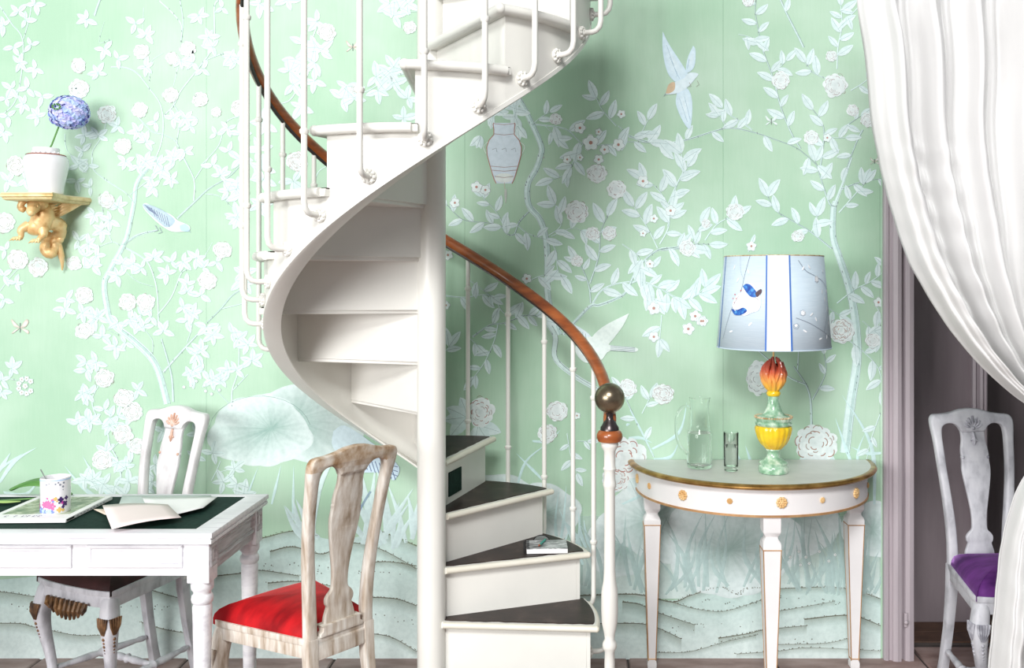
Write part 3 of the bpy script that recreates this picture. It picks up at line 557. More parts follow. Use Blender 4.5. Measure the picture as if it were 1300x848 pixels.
# ---- birds and butterflies
def shape(pts, c, lay, c2=None):
    cx = sum(p[0] for p in pts)/len(pts); cy = sum(p[1] for p in pts)/len(pts); p = smooth(list(pts)+[pts[0]], 4)[:-1]; N = len(p)
    PT.poly([(cx, cy)]+p, [c2 or c]+[c]*N, lay, [[0, i+1, (i+1) % N+1] for i in range(N)])
def bird(sil, wings, head, beak, legs=()):
    for w_ in wings: shape(w_, (.66, .82, .92), 5.3, (.78, .90, .95))
    shape(sil, (.76, .88, .93), 6); 
    if head: shape(head, (.66, .50, .34), 7)
    if beak: line(beak, 1.4, (.4, .48, .5), 7, .4)
    for l in legs: line(l, .7, (.42, .42, .36, .9), 7)
Z(800, 0)
bird([T(*p) for p in ((180, 480), (215, 425), (270, 400), (300, 370), (345, 375), (330, 400), (290, 445), (235, 475))],
     [[T(*p) for p in ((165, 160), (200, 230), (265, 330), (300, 400), (240, 420), (190, 370), (165, 260))], [T(*p) for p in ((240, 460), (290, 450), (315, 520), (305, 650), (270, 620), (232, 530))], [T(*p) for p in ((320, 232), (332, 260), (325, 340), (285, 370), (290, 300))]],
     [T(*p) for p in ((180, 475), (195, 430), (225, 418), (225, 455), (200, 474))], [T(185, 470), T(170, 490)], ([T(300, 420), T(310, 440), T(300, 440)], [T(340, 410), T(350, 430), T(335, 440)]))
for a, b_ in (((185, 230), (240, 390)), ((200, 290), (250, 400)), ((250, 500), (290, 620)), ((275, 490), (305, 610)), ((300, 300), (290, 350))): line([T(*a), T(*b_)], .6, (.5, .66, .78, .7), 7)
Z(0, 200)   # perched blue-grey bird
shape([T(*p) for p in ((725, 240), (745, 232), (800, 260), (870, 290), (905, 320), (960, 345), (960, 372), (890, 378), (850, 365), (800, 330), (740, 270))], (.78, .84, .84), 6)
shape([T(*p) for p in ((725, 238), (760, 240), (830, 270), (890, 320), (850, 355), (800, 320), (745, 270))], (.42, .54, .68), 6.6, (.58, .68, .78))
for k in range(7): line([T(770+k*13, 255+k*7), T(790+k*12, 300+k*9)], .8, (.22, .28, .42, .8), 7.2)
for k in range(5): line([T(735+k*5, 240+k*6), T(775+k*8, 262+k*9)], .7, (.22, .28, .42, .8), 7.3)
shape([T(*p) for p in ((915, 345), (940, 338), (962, 355), (960, 375), (920, 370))], (.48, .66, .80), 7.3); line([T(955, 368), T(970, 380)], 1.2, (.4, .5, .55), 7.5, .4)
for q in ((790, 345), (810, 355)): line([T(*q), T(q[0]+15, q[1]+25), T(q[0]-5, q[1]+30)], 1, (.35, .42, .45), 7.4)
Z(540, 400)  # pale bird behind the handrail
shape([T(*p) for p in ((690, 40), (740, 40), (830, 95), (850, 150), (760, 130), (700, 80))], (.72, .84, .88), 5.5)
for k in range(9): line([T(700+k*14, 45+k*6), T(725+k*12, 75+k*9)], .6, (.35, .42, .48, .7), 7)
shape([T(*p) for p in ((1035, -10), (1000, 60), (930, 150), (890, 190), (840, 130), (900, 60))], (.78, .88, .84), 5.6)
shape([T(*p) for p in ((790, 120), (850, 110), (930, 150), (1070, 165), (1060, 188), (940, 180), (890, 230), (810, 240), (760, 180))], (.78, .88, .85), 6)
for k in range(4): line([T(940, 155+k*8), T(1065, 166+k*6)], .7, (.35, .42, .48, .8), 7)
line([T(870, 235), T(890, 260), T(880, 265)], .8, (.4, .5, .4), 6)
Z(220, 540, 2.753)  # striped bird behind the worn chair, tail right
shape([T(*p) for p in ((560, 20), (600, 0), (680, 50), (720, 90), (640, 130), (560, 80))], (.70, .84, .92), 5.6)
shape([T(*p) for p in ((640, 100), (720, 90), (790, 145), (770, 192), (740, 165), (640, 160))], (.60, .74, .88), 6)
for k in range(9): line([T(650+k*14, 105+k*5), T(665+k*14, 150+k*5)], 1.1, (.16, .22, .36, .85), 7)
for k in range(3): line([T(725, 130+k*12), T(785, 145+k*16)], 1, (.16, .22, .36, .85), 7)
line(smooth([T(690, 230), T(660, 280), T(640, 320)]), 3, (.30, .42, .56, .8), 6); line(smooth([T(620, 180), T(600, 185)]), 2, (.7, .8, .8), 6)
def fly(x, y, s, tip=(.68, .48, .40)):
    for sx, a in ((-1, 35), (1, 35), (-1, -35), (1, -35)):
        A = math.radians(a); q = [(x, y), (x+sx*s*math.cos(A)*.9-s*.2*math.sin(A), y-s*math.sin(A)-s*.3), (x+sx*s*1.1*math.cos(A), y-s*math.sin(A)*1.1), (x+sx*s*.7*math.cos(A), y-s*math.sin(A)*.5+s*.2)]
        shape(q, tip, 6, (.82, .90, .92))
    line([(x, y-s*.5), (x, y+s*.5)], 1, (.2, .22, .22, .9), 7)
fly(26, 416, 12); fly(448, 60, 9); fly(979, 154, 8, (.75, .85, .82)); fly(1118-8, 205, 6, (.5, .45, .35))
# seams of the hand-painted panels
for x in (-90, 262, 590, 918, 1117): line([(x, -150), (x, 340), (x, 836)], .7, (.22, .46, .30, .30), .1)
me = bpy.data.meshes.new('painted_pattern'); me.from_pydata(PT.v, [], PT.f)
at = me.color_attributes.new('paint', 'FLOAT_COLOR', 'POINT'); at.data.foreach_set('color', [q for c in PT.c for q in c])
m, nt, b = nmat('wall_paint'); a = nt.nodes.new('ShaderNodeAttribute'); a.attribute_name = 'paint'
f = noise(nt, coords(nt, (1, 1, 1)), 55, 3); mm = nt.nodes.new('ShaderNodeMixRGB'); mm.blend_type = 'MULTIPLY'; mm.inputs[0].default_value = 1
nt.links.new(a.outputs['Color'], mm.inputs[1]); nt.links.new(ramp(nt, f, [(.3, (.88, .90, .90)), (.6, (1, 1, 1))]), mm.inputs[2])
nt.links.new(mm.outputs[0], b.inputs['Base Color']); nt.links.new(a.outputs['Alpha'], b.inputs['Alpha'])
b.inputs['Roughness'].default_value = .65; b.inputs['Specular IOR Level'].default_value = .2; me.materials.append(m)
o = bpy.data.objects.new('painted_pattern', me); COL.objects.link(o); o.parent = WALL; o.location = (0, YW, 0)
# ================================================================== SPIRAL STAIRCASE
SX, SY = -.496, 3.18
ST = thing('spiral_staircase', 'white painted iron spiral staircase with dark treads and a brown wooden handrail', 'staircase', (SX, SY, 0))
TH = [-33, -4, 21, 48, 76, 105, 132.5, 161, 189, 217, 245.5, 274, 302, 331, 359]
ZT = [.235]+[.41+.175*k for k in range(14)]       # tread tops
TH_END = 387
RS = .535
def Lz(a):   # height of the flight at angle a: at riser k it equals the tread below
    if a <= TH[0]: return 0.06
    for k in range(len(TH)-1):
        if a <= TH[k+1]:
            z0 = ZT[k-1] if k else .06; return z0+(ZT[k]-z0)*(a-TH[k])/(TH[k+1]-TH[k])
    return ZT[-2]+.175*(a-TH[-1])/28
def pol(r, a, z): a = math.radians(a); return (r*math.cos(a), r*math.sin(a), z)
pm = MB(); pm.lathe([(.085, 0), (.085, .02), (.06, .04), (.049, .07), (.0475, .1), (.0475, 3.15)], 40)
pm.build('centre_pole', M['stair_white'], ST)
NT = len(TH)
for k in range(NT):
    a0 = TH[k]; a1 = TH[k+1] if k+1 < NT else TH_END; z = ZT[k]; lo = k < 8
    ov = .026; R = RS+.022
    # wedge outline: front edge pushed forward parallel to the riser
    fa = math.radians(a0); off = (math.sin(fa)*ov, -math.cos(fa)*ov)
    rf = R; d_ang = math.degrees(math.asin(ov/R))
    arc_ = [(R*math.cos(math.radians(t)), R*math.sin(math.radians(t))) for t in [a0-d_ang+(a1+1-(a0-d_ang))*i/12 for i in range(13)]]
    inner = (.03*math.cos(fa)+off[0], .03*math.sin(fa)+off[1])
    back = (.03*math.cos(math.radians(a1+1)), .03*math.sin(math.radians(a1+1)))
    poly = [inner]+arc_+[back]
    mb = MB(); mb.loft([[(x, y, zz) for x, y in poly] for zz in (z-.024, z-.002)]); tr = mb.build('tread', M['stair_white'], ST, bevel=.002, seg=1)
    # dark worn covering set back from the nosing
    rr = random.Random(k); ins = .012
    f0 = [( (r_)*math.cos(fa)+math.sin(fa)*(ov-ins-rr.uniform(-.0015, .0045)), r_*math.sin(fa)-math.cos(fa)*(ov-ins-rr.uniform(-.0015, .0045))) for r_ in [.05+(R-.012-.05)*i/22 for i in range(23)]]
    arc2 = [((R-.008)*math.cos(math.radians(t)), (R-.008)*math.sin(math.radians(t))) for t in [a0+1+(a1+1-(a0+1))*i/12 for i in range(13)]]
    mb = MB(); mb.loft([[(x, y, zz) for x, y in f0+arc2+[back]] for zz in (z-.003, z+.001)])
    mb.build('tread_covering', M['tread_dark'], tr, bevel=.0008, seg=1)
    # rolled nosing along the front edge, then round the outer rim
    rn = .0108 if lo else .0155
    p0 = Vector((.045*math.cos(fa)+off[0], .045*math.sin(fa)+off[1], z-.012)); p1 = Vector((*arc_[0], z-.012))
    n_ = MB(); n_.tube([p0.lerp(p1, i/8) for i in range(9)], rn, 12); n_.ball(p1, rn*1.03, 12, 8)
    aend = a0+(a1-a0)*(.97 if not lo else .9)
    n_.tube([((R)*math.cos(math.radians(t)), (R)*math.sin(math.radians(t)), z-.012) for t in [a0-d_ang+(aend-a0+d_ang)*i/10 for i in range(11)]], rn*.92 if not lo else .0100, 12)
    n_.build('nosing', M['stair_white' if not lo else 'stair_edge'], tr)
    # riser
    zb = ZT[k-1]-.012 if k else 0.0
    u = Vector((math.cos(fa), math.sin(fa), 0)); n2 = Vector((-math.sin(fa), math.cos(fa), 0))
    q = [u*.04, u*(RS-.012), u*(RS-.012)+n2*.012, u*.04+n2*.012]
    mb = MB(); mb.loft([[(p.x, p.y, zz) for p in q] for zz in (zb, z-.02)])
    rs = mb.build('riser', M['stair_white'], ST, bevel=.0012, seg=1)
    if k == 4:   # small dark pierced panel in the fourth riser
        mb = MB()
        for (r0, z0, r1, z1, dd, mi) in ((.15, .785, .27, .87, .004, 0),):
            q = [u*r0-n2*dd, u*r1-n2*dd, u*r1+n2*.002, u*r0+n2*.002]
            mb.loft([[(p.x, p.y, zz) for p in q] for zz in (z0, z1)])
        tag(mb.build('riser_grille', M['leather_green'], rs, bevel=.001, seg=1), 'small dark green pierced panel')
# sawtooth outer string in one mesh
mb = MB(); Ro, Ri = RS, RS-.012; fl_o = []; 
for k in range(NT):
    a0 = TH[k]; a1 = TH[k+1] if k+1 < NT else TH_END; n = 8; rings = []
    for i in range(n+1):
        a = a0+(a1-a0)*i/n; zt = ZT[k]-.012; zb = max(Lz(a+.001)-.11, 0.0)
        rings.append([pol(Ri, a, zb), pol(Ro, a, zb), pol(Ro, a, zt), pol(Ri, a, zt)])
    mb.loft(rings)
mb.build('outer_string', M['stair_white'], ST, angle=30)
# flange along the lower edge of the string
mb = MB(); rings = []; N = 130
for i in range(N+1):
    a = TH[1]-20+(TH_END-TH[1]+20)*i/N; z = max(Lz(a)-.11, .005)
    rings.append([pol(r, a, z+dz) for r, dz in ((RS-.052, -.004), (RS-.004, -.006), (RS+.003, -.002), (RS+.003, .012), (RS-.004, .014), (RS-.052, .004))])
mb.loft(rings); mb.build('string_flange', M['stair_white'], ST, angle=50)
# handrail
def rail(a): return Lz(a)+.835+(.03*min(1, max(0, (a-60)/120)))+(.0 if a < 170 else .0004*(a-170))
RH = .60
pts = [Vector(pol(.603, -8.5, 1.045)), Vector(pol(.602, -7, 1.10))]
rl = [(t, rail(t)) for t in range(-4, 232, 4)]
for i in range(4): rl = [rl[0]]+[(rl[j][0], (rl[j-1][1]+rl[j][1]*2+rl[j+1][1])/4) for j in range(1, len(rl)-1)]+[rl[-1]]
pts += [Vector(pol(RH, t, z)) for t, z in rl[1:]]
railz = lambda a: lerp([(-9, 1.04)]+rl, a)
mb = MB(); mb.tube(pts, .0215, 14, flat=.92); hr = mb.build('handrail', M['handrail'], ST)
mb = MB()    # dark iron strap beneath the wooden rail, widened to darken its underside
mb.tube([p+Vector((0, 0, -.0175)) for p in pts[3:]], .0155, 10, flat=.5); mb.build('rail_strap', M['dark_metal'], ST)
# balusters, each bent into a cast rosette on the string
def ros_mesh():
    mb = MB(); mb.lathe([(.001, .0), (.021, 0), (.022, .004), (.017, .008), (.012, .009), (.010, .014), (.001, .016)], 20)
    for j in range(9): a = 2*PI*j/9; mb.ball((.0165*math.cos(a), .0165*math.sin(a), .006), .0062, 8, 5)
    for j in range(5): a = 2*PI*j/5+.3; mb.ball((.009*math.cos(a), .009*math.sin(a), .011), .005, 8, 5)
    return mb
RM = ros_mesh()
for a in (9, 24, 38, 53, 69, 85, 100, 115, 130, 145, 160, 175, 190, 203, 212, 227.5, 243, 260, 277, 293, 308, 323, 340, 356, 372):
    zr = Lz(a)-.06; zt = (railz(a)-.012) if a <= 224 else min(Lz(a)+.86, 3.05+(a-300)*.003)
    rb = RS+.066
    path = [Vector(pol(rb, a, zt)), Vector(pol(rb, a, zr+.1)), Vector(pol(rb, a, zr+.034)), Vector(pol(rb-.004, a, zr+.016)), Vector(pol(rb-.015, a, zr+.004)), Vector(pol(rb-.030, a, zr)), Vector(pol(RS, a, zr))]
    mb = MB(); mb.tube(path, .0088, 10)
    bl = mb.build('baluster', M['stair_white'], ST)
    for zz in (zt-.13, Lz(a)+.17):
        mb = MB(); mb.lathe([(.009, -.009), (.013, -.004), (.0135, .004), (.009, .009)], 12, pol(rb, a, zz)); mb.build('collar', M['stair_white'], bl)
    mb = MB(); X = Matrix.Rotation(math.radians(a), 4, 'Z') @ Matrix.Rotation(PI/2, 4, 'Y')
    c = Vector(pol(RS, a, zr)); mb.add([c+(X @ Vector(v_)) for v_ in RM.v], RM.f); mb.build('rosette', M['stair_white'], bl)
# newel post
nx, ny, _ = pol(.603, -8.5, 0)
prof = [(.030, 0), (.030, .04), (.021, .06), (.018, .12), (.017, .30), (.016, .335), (.022, .345), (.024, .355), (.022, .365), (.016, .375), (.018, .392), (.026, .43), (.028, .47), (.027, .53), (.021, .565), (.0185, .60), (.0175, .86), (.020, .872), (.0225, .88), (.0205, .889), (.0185, .898), (.019, .925), (.0225, .932), (.0195, .94),
        (.019, .99), (.027, 1.003), (.029, 1.012), (.027, 1.02)]
mb = MB(); mb.lathe(prof, 24, (nx, ny, 0), fl=lambda a, z: 1-(.05*(.5+.5*math.cos(8*a)) if .90 < z < .99 else 0))
nw = mb.build('newel_post', M['stair_white'], ST)
mb = MB(); mb.lathe([(.026, 1.018), (.038, 1.022), (.043, 1.034), (.042, 1.046), (.036, 1.056), (.030, 1.059)], 28, (nx, ny, 0)); tag(mb.build('wooden_collar', M['handrail'], nw), 'turned brown wooden collar')
mb = MB(); mb.lathe([(.031, 1.057), (.030, 1.068), (.024, 1.076), (.021, 1.084), (.013, 1.092), (.011, 1.104), (.0125, 1.114), (.018, 1.120)], 28, (nx, ny, 0)); tag(mb.build('finial_stem', M['dark_metal'], nw), 'dark metal stem under the ball')
mb = MB(); mb.ball((nx, ny, 1.163), .0495, 36, 22); tag(mb.build('ball_finial', M['brass_aged'], nw), 'dented aged brass ball')

# notebook and pencil lying on the second visible tread
NB = thing('notebook', 'spiral notebook with a grey marbled cover lying on a dark stair tread', 'notebook', (-.115, 3.375, .5875), 4)
mb = MB(); mb.box(-.072, -.055, 0, .072, .055, .016); mb.build('pages', M['paper_white'], NB, bevel=.001, seg=1)
M['marble'] = mat('marble', [(.38, (.10, .105, .11)), (.5, (.30, .31, .32)), (.58, (.72, .73, .74)), (.64, (.28, .29, .30))], 18, (1, 4, 1), rough=.35, bmp=0, detail=8)
mb = MB(); mb.box(-.072, -.055, .016, .072, .055, .018); mb.build('cover', M['marble'], NB)
mb = MB()
for j in range(7):
    yy = -.048+.096*j/6; mb.tube([(-.070+.012*math.cos(t)*-1, yy, .009+.012*math.sin(t)) for t in [2*PI*q/10 for q in range(11)]], .0014, 6)
mb.build('spiral_binding', M['black'], NB)
PC = thing('pencil', 'turquoise pencil lying on the grey marbled notebook', 'pencil', (-.133, 3.375, .610), -14)
M['pencil_green'] = mat('pencil_green', (.01, .34, .26), 9, rough=.35, bmp=0)
MB().tube([(0, -.028, 0), (0, .045, 0)], .0042, 6).build('pencil_body', M['pencil_green'], PC, smooth=False)
MB().tube([(0, -.028, 0), (0, -.038, 0), (0, -.043, 0)], [.0042, .002, .0004], 6).build('pencil_tip', M['terracotta'], PC)
HL = thing('reading_glasses', 'small dark rimmed glass loop standing behind the notebook on the stair tread', 'glasses', (-.137, 3.458, .5875), 0)
for s in (0,):
    MB().tube([(-.03+.03*(1-math.cos(t))-.0, 0, .004+.024*math.sin(t)) for t in [PI*q/12 for q in range(13)]], .0016, 6).build('frame', M['black'], HL)
    MB().loft([[(-.03+.03*(1-math.cos(t)), .0006*q2, .004+.022*math.sin(t)) for t in [PI*q/12 for q in range(13)]] for q2 in (0, 1)]).build('lens', M['steel'], HL)
# ================================================================== CHAIRS  (local: seat back centre at origin, front towards -y)
def rake(z): return .085*max(0, (z-.46)/.59)**1.25-.018*math.sin(PI*min(1, max(0, (z-.46)/.59)))+( .07*((.46-z)/.46)**1.6 if z < .46 else 0)
def bend(x, y, z): return (x, y+rake(z)+.25*x*x*0, z)
def fillet_frame():
    out = [(.125, .40), (.124, .50), (.128, .60), (.138, .72), (.149, .84), (.156, .93), (.162, .975), (.163, 1.003), (.158, 1.018), (.146, 1.027), (.11, 1.030), (.075, 1.036), (.04, 1.046), (0, 1.05)]
    inn = [(.087, .455), (.088, .52), (.095, .62), (.106, .72), (.117, .82), (.122, .90), (.124, .95), (.120, .978), (.108, .990), (.088, .994), (.070, .990), (.055, .978), (.046, .962)]
    return out, inn
def build_chair(label, group, loc, rz, wood, trim, seat, carve, shell=True, seat_flip=None, edge=None):
    C = thing('dining_chair', label, 'chair', loc, rz, group)
    out, inn = fillet_frame()
    def sm(p): return [(q.x, q.y) for q in cr([(a, b_, 0) for a, b_ in p], 4)]
    o_ = sm(out); i_ = sm(inn)
    O = [(-a, z) for a, z in o_]+[(a, z) for a, z in o_[::-1][1:]]
    H = i_+[(0.0, .962), ]; Hf = [(-a, z) for a, z in i_]+[(a, z) for a, z in i_[::-1]]
    mb = slab_from([O, Hf], .034, .008, .035, bend); fr = mb.build('back_frame', wood, C, angle=50)
    # crest lower edge blends into the vase-shaped splat
    sp = sm([(.052, .985), (.047, .955), (.047, .93), (.052, .905), (.0545, .88), (.0535, .872), (.0555, .866), (.054, .855), (.056, .82), (.050, .775), (.040, .72), (.031, .665), (.0285, .625), (.031, .60), (.045, .585), (.052, .572), (.051, .558), (.046, .548), (.050, .535), (.056, .515), (.058, .488)])
    P = [(-a, z) for a, z in sp]+[(a, z) for a, z in sp[::-1]]
    mb = slab_from([P], .016, .004, .03, bend); mb.build('splat', wood, C, angle=50)
    if shell:   # carved shell, drop and scroll marks
        for nm, s in (('shell_carving', -1),):
            mb = MB(); f = lambda x, z, d: (x, rake(z)+s*(.0105+d), z)
            cz = .972
            for j in range(7):
                a = math.radians(90+(j-3)*21); L = .050-.004*abs(j-3)
                mb.tube([f(.010*math.cos(a), cz+.010*math.sin(a), .004), f(.6*L*math.cos(a), cz+.6*L*math.sin(a), .009), f(L*math.cos(a), cz+L*math.sin(a), .005)], [.002, .0042, .0052], 8)
            mb.ball(f(0, cz+.004, .004), .008, 10, 6)
            mb.tube([f(0, .962, .001), f(0, .944, .001), f(0, .926, 0), f(0, .912, 0)], [.0035, .006, .0075, .001], 8)
            for q in (-1, 1):
                mb.tube([f(q*.004, .935, 0), f(q*.013, .929, 0)], [.004, .002], 8)
                mb.tube([f(q*.052*math.cos(t), .992+.03*math.sin(t), 0) for t in (.15, .5, .9)], [.002, .005, .002], 8)
                mb.ball(f(q*.049, .868, -.003), .006, 8, 5)
            mb.build(nm, carve, C)
    # shoe, seat rails
    mb = MB(); mb.loft([[(x*s, y, z) for x, y in ((-.08, -.03), (.08, -.03), (.08, .02), (-.08, .02))] for z, s in ((.468, 1), (.478, 1), (.484, .88), (.496, .86), (.502, .95))]); mb.build('shoe', wood, C, bevel=.003)
    F = [(-.12, .012), (-.195, -.35), (-.19, -.378), (-.12, -.392), (0, -.398), (.12, -.392), (.19, -.378), (.195, -.35), (.12, .012)]
    def scale(p, d): 
        c = Vector((0, -.19)); return [tuple(Vector(q)+(c-Vector(q)).normalized()*d) for q in p]
    mb = MB(); n = len(F)
    for z0, z1, d, t in ((.412, .452, .004, .024), (.452, .472, -.002, .030)):
        o1, i1 = scale(F, d), scale(F, d+t)
        mb.loft([[(*o1[k], z0), (*i1[k], z0), (*i1[k], z1), (*o1[k], z1)] for k in range(n)], loop=True)
    mb.build('seat_rail', wood, C, bevel=.003, seg=2, angle=45)
    rings = []
    dense = [(p.x, p.y) for p in cr([(a, b_, 0) for a, b_ in F], 4)]
    for s, z in ((1, .455), (1.0, .474), (.985, .487), (.93, .502), (.82, .516), (.66, .527), (.45, .535), (.22, .539), (.03, .540)):
        rings.append([((x)*s*.965, (-.19+(y+.19)*s*.955)-.004, z) for x, y in dense])
    MB().loft(rings).build('seat_cushion', seat, C, angle=70)
    # cabriole front legs
    for s in (-1, 1):
        k = Vector((s*.7, -.7, 0)); base = Vector((s*.168, -.358, 0)); rings = []
        for z, o2, r in ((.455, 0, .026), (.42, .004, .028), (.385, .014, .031), (.345, .020, .029), (.30, .015, .024), (.24, .002, .0195), (.18, -.012, .0165), (.12, -.019, .0145), (.07, -.015, .014), (.045, -.006, .017), (.028, .004, .024), (.012, .008, .027), (0, .006, .024)):
            c = base+k*o2; N = 16; ring = []
            for j in range(N):
                a = 2*PI*j/N; q = 1/max(abs(math.cos(a)), abs(math.sin(a)))**.45; ring.append((c.x+r*q*math.cos(a), c.y+r*q*math.sin(a), z))
            rings.append(ring)
        lg = MB().loft(rings).build('leg', wood, C, sub=1, angle=60)
        mb = MB()     # knee carving: little shell over husks
        for side, ax in ((1, Vector((s, 0, 0))), (2, Vector((0, -1, 0)))):
            t_ = Vector((-ax.y, ax.x, 0)); g = lambda u_, z, d: tuple(base+k*lerp([(.24, .002), (.30, .015), (.345, .020), (.385, .014)], z)+ax*(lerp([(.24, .020), (.30, .0245), (.345, .0295), (.385, .031)], z)+d)+t_*u_+Vector((0, 0, z)))
            for j in range(5):
                x_ = (j-2)*.0105; mb.tube([g(x_*.25, .325, -.001), g(x_*.8, .355, .001), g(x_, .383, -.001)], [.002, .004, .0045], 7)
            for z_, r_ in ((.31, .006), (.296, .0045), (.283, .0055), (.27, .004), (.258, .003)): mb.ball(g(0, z_, -.002), r_, 8, 5)
        mb.build('knee_carving', carve, lg)
        # rear leg
        rings = []
        for z, w_ in ((.47, .019), (.36, .018), (.22, .016), (.08, .016), (0, .018)):
            cx = s*(.106+.012*(1-z/.47)**2); cy = rake(z); rings.append([(cx+a*w_, cy+b_*w_, z) for a, b_ in ((-1, -1), (1, -1), (1, 1), (-1, 1))])
        MB().loft(rings).build('leg', wood, C, bevel=.005, seg=2)
        # turned side stretcher
        p0 = Vector((s*.162, -.335, .13)); p1 = Vector((s*.115, .02, .13)); n = 26
        tb = [(0, .008), (.06, .013), (.10, .008), (.18, .011), (.40, .0145), (.46, .010), (.48, .018), (.52, .018), (.54, .010), (.6, .0145), (.82, .011), (.90, .008), (.94, .013), (1, .008)]
        MB().tube([p0.lerp(p1, i/n) for i in range(n+1)], [lerp(tb, i/n) for i in range(n+1)], 12).build('stretcher', wood, C)
    n = 26; p0 = Vector((-.138, -.155, .13)); p1 = Vector((.138, -.155, .13))
    MB().tube([p0.lerp(p1, i/n) for i in range(n+1)], [lerp(tb, i/n) for i in range(n+1)], 12).build('stretcher', wood, C)
    return C
C1 = build_chair('pale chair with a pinkish carved shell crest behind the white desk', None, (-1.625, 3.685, 0), -26, M['paint_white'], None, M['velvet_dark'], M['carve_pink'])
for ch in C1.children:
    if ch.name.split('.')[0] in ('leg', 'seat_rail', 'stretcher'): ch.data.materials[0] = M['paint_and_shade_grey']  # shade under the desk painted in: pale legs and rails turned grey
for ch in C1.children:      # gilded brown knee carving, also kept dark for the shade under the desk
    for g in ch.children: 
        if g.name.startswith('knee'): g.data.materials[0] = M['carve_gold']; g['label'] = 'gilded brown knee carving'
mb = MB()                   # carved apron under the seat front of the desk chair
for j in range(9):
    t = (j-4)/4; mb.tube([(t*.10, -.402, .425), (t*.095+.006, -.412, .405-.012*(1-t*t)), (t*.085, -.405, .385-.028*(1-t*t))], [.007, .011, .004], 8)
tag(mb.build('apron_carving', M['carve_gold'], C1), 'gilded brown carved leaves under the seat')
C2 = build_chair('worn beige chair with a plain crest and red velvet seat, turned to the desk', None, (-.744, 2.925, 0), -128, M['paint_worn'], None, M['velvet_red'], M['paint_worn'], shell=False)
C3 = build_chair('grey painted chair with shell crest and purple velvet seat beside the curtain', None, (1.525, 3.60, 0), 3, M['paint_and_shade_grey'], None, M['velvet_purple'], M['carve_grey'])
for ch in C2.children:      # distressed brown upper edge on this back
    if ch.name.startswith('back_frame'):
        ch.data.materials.append(M['paint_worn_edge'])
        for p in ch.data.polygons:
            if p.center.z > .985: p.material_index = 1

# ================================================================== DESK
XR = -1.107; YF, YB = 2.85, 3.375; HD = .785; XL = -2.62
DK = thing('writing_desk', 'white painted writing desk with a dark green leather top and panelled drawers', 'desk', (0, 0, 0))
mb = MB()
def frame_top(mb, z0, z1, d):
    x0, x1, y0, y1 = XL-d, XR+d, YF-d, YB+d; i = .062
    a = [(x0, y0), (x1, y0), (x1, y1), (x0, y1)]; b_ = [(XL+i, YF+i-.008), (XR-i-.008, YF+i-.008), (XR-i-.008, YB-.035), (XL+i, YB-.035)]
    mb.loft([[(*a[k], z0), (*b_[k], z0), (*b_[k], z1), (*a[k], z1)] for k in range(4)], loop=True)
frame_top(mb, HD-.016, HD, 0); mb.build('top_frame', M['desk_white'], DK, bevel=.003)
mb = MB(); frame_top(mb, HD-.023, HD-.015, -.006); frame_top(mb, HD-.034, HD-.0225, -.003); mb.build('top_moulding', M['desk_white'], DK, bevel=.002)
MB().box(XL+.05, YF+.05, HD-.02, XR-.05, YB-.03, HD-.002).build('leather_inset', M['leather_green'], DK)
ax0, ax1, ay0, ay1, az0, az1 = XL+.02, XR-.018, YF+.022, YB-.022, .647, HD-.034
mb = MB(); mb.box(ax0, ay0+.012, az0, ax1-.012, ay0+.032, az1); mb.box(ax0, ay1-.03, az0, ax1-.012, ay1-.006, az1); mb.box(ax0+.006, ay0+.03, az0, ax0+.026, ay1-.01, az1)
mb.build('apron', M['desk_white'], DK)
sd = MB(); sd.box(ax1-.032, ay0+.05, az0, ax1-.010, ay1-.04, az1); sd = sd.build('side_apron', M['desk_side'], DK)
def panel(parent, nm, u0, u1, z0, z1, place, mats, d=.006):
    """raised frame + sunk field, place(u,depth,z)->xyz"""
    mb = MB(); a = [(u0, z0), (u1, z0), (u1, z1), (u0, z1)]
    rings = []
    for ins, dep in ((0, 0), (0, d), (.005, d+.003), (.010, d), (.013, d*.4), (.017, d*.7), (.021, d*.1)):
        rings.append([place(u+(ins if u == u0 else -ins), dep, z+(ins if z == z0 else -ins)) for u, z in a])
    mb.loft(rings); return mb.build(nm, mats, parent, smooth=False)
pf = lambda u_, d, z: (u_, ay0+.012-d, z)
w_ = .290; x1 = (231-735)/417.
for j in range(4):
    u1 = x1-j*(w_+.048); u0 = u1-w_
    dr = panel(DK, 'drawer', u0, u1, .672, .741, pf, M['desk_white'])
    mb = MB()      # thin grey lines in the quirk of the moulding
    for (a, b_) in (((u0+.012, .684), (u1-.012, .684)), ((u0+.012, .729), (u1-.012, .729)), ((u0+.012, .684), (u0+.012, .729)), ((u1-.012, .684), (u1-.012, .729))):
        mb.tube([(a[0], ay0+.0095, a[1]), (b_[0], ay0+.0095, b_[1])], .0012, 6)
    mb.build('drawer_line', M['desk_line'], dr)
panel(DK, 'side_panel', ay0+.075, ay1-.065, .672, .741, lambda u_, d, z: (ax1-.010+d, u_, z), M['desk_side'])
for sx in (ax0+.032, ax1-.032):
    for sy in (ay0+.032, ay1-.032):
        mb = MB(); mb.box(sx-.034, sy-.034, az0-.02, sx+.034, sy+.034, az1)
        lg = mb.build('leg', M['desk_white'], DK, bevel=.003)
        mb = MB(); mb.lathe([(.020, 0), (.024, .02), (.020, .045), (.019, .05), (.0285, .52), (.029, .548), (.026, .556), (.031, .562), (.033, .572), (.031, .582), (.0265, .587), (.0265, .594), (.033, .603), (.034, .614), (.033, .628)], 28, (sx, sy, 0))
        mb.build('turned_leg', M['desk_white'], lg)
        if sx > -2:
            panel(lg, 'leg_panel', sy-.024, sy+.024, .672, .741, lambda u_, d, z, sx=sx: (sx+.033+d*.6, u_, z), M['desk_side'])
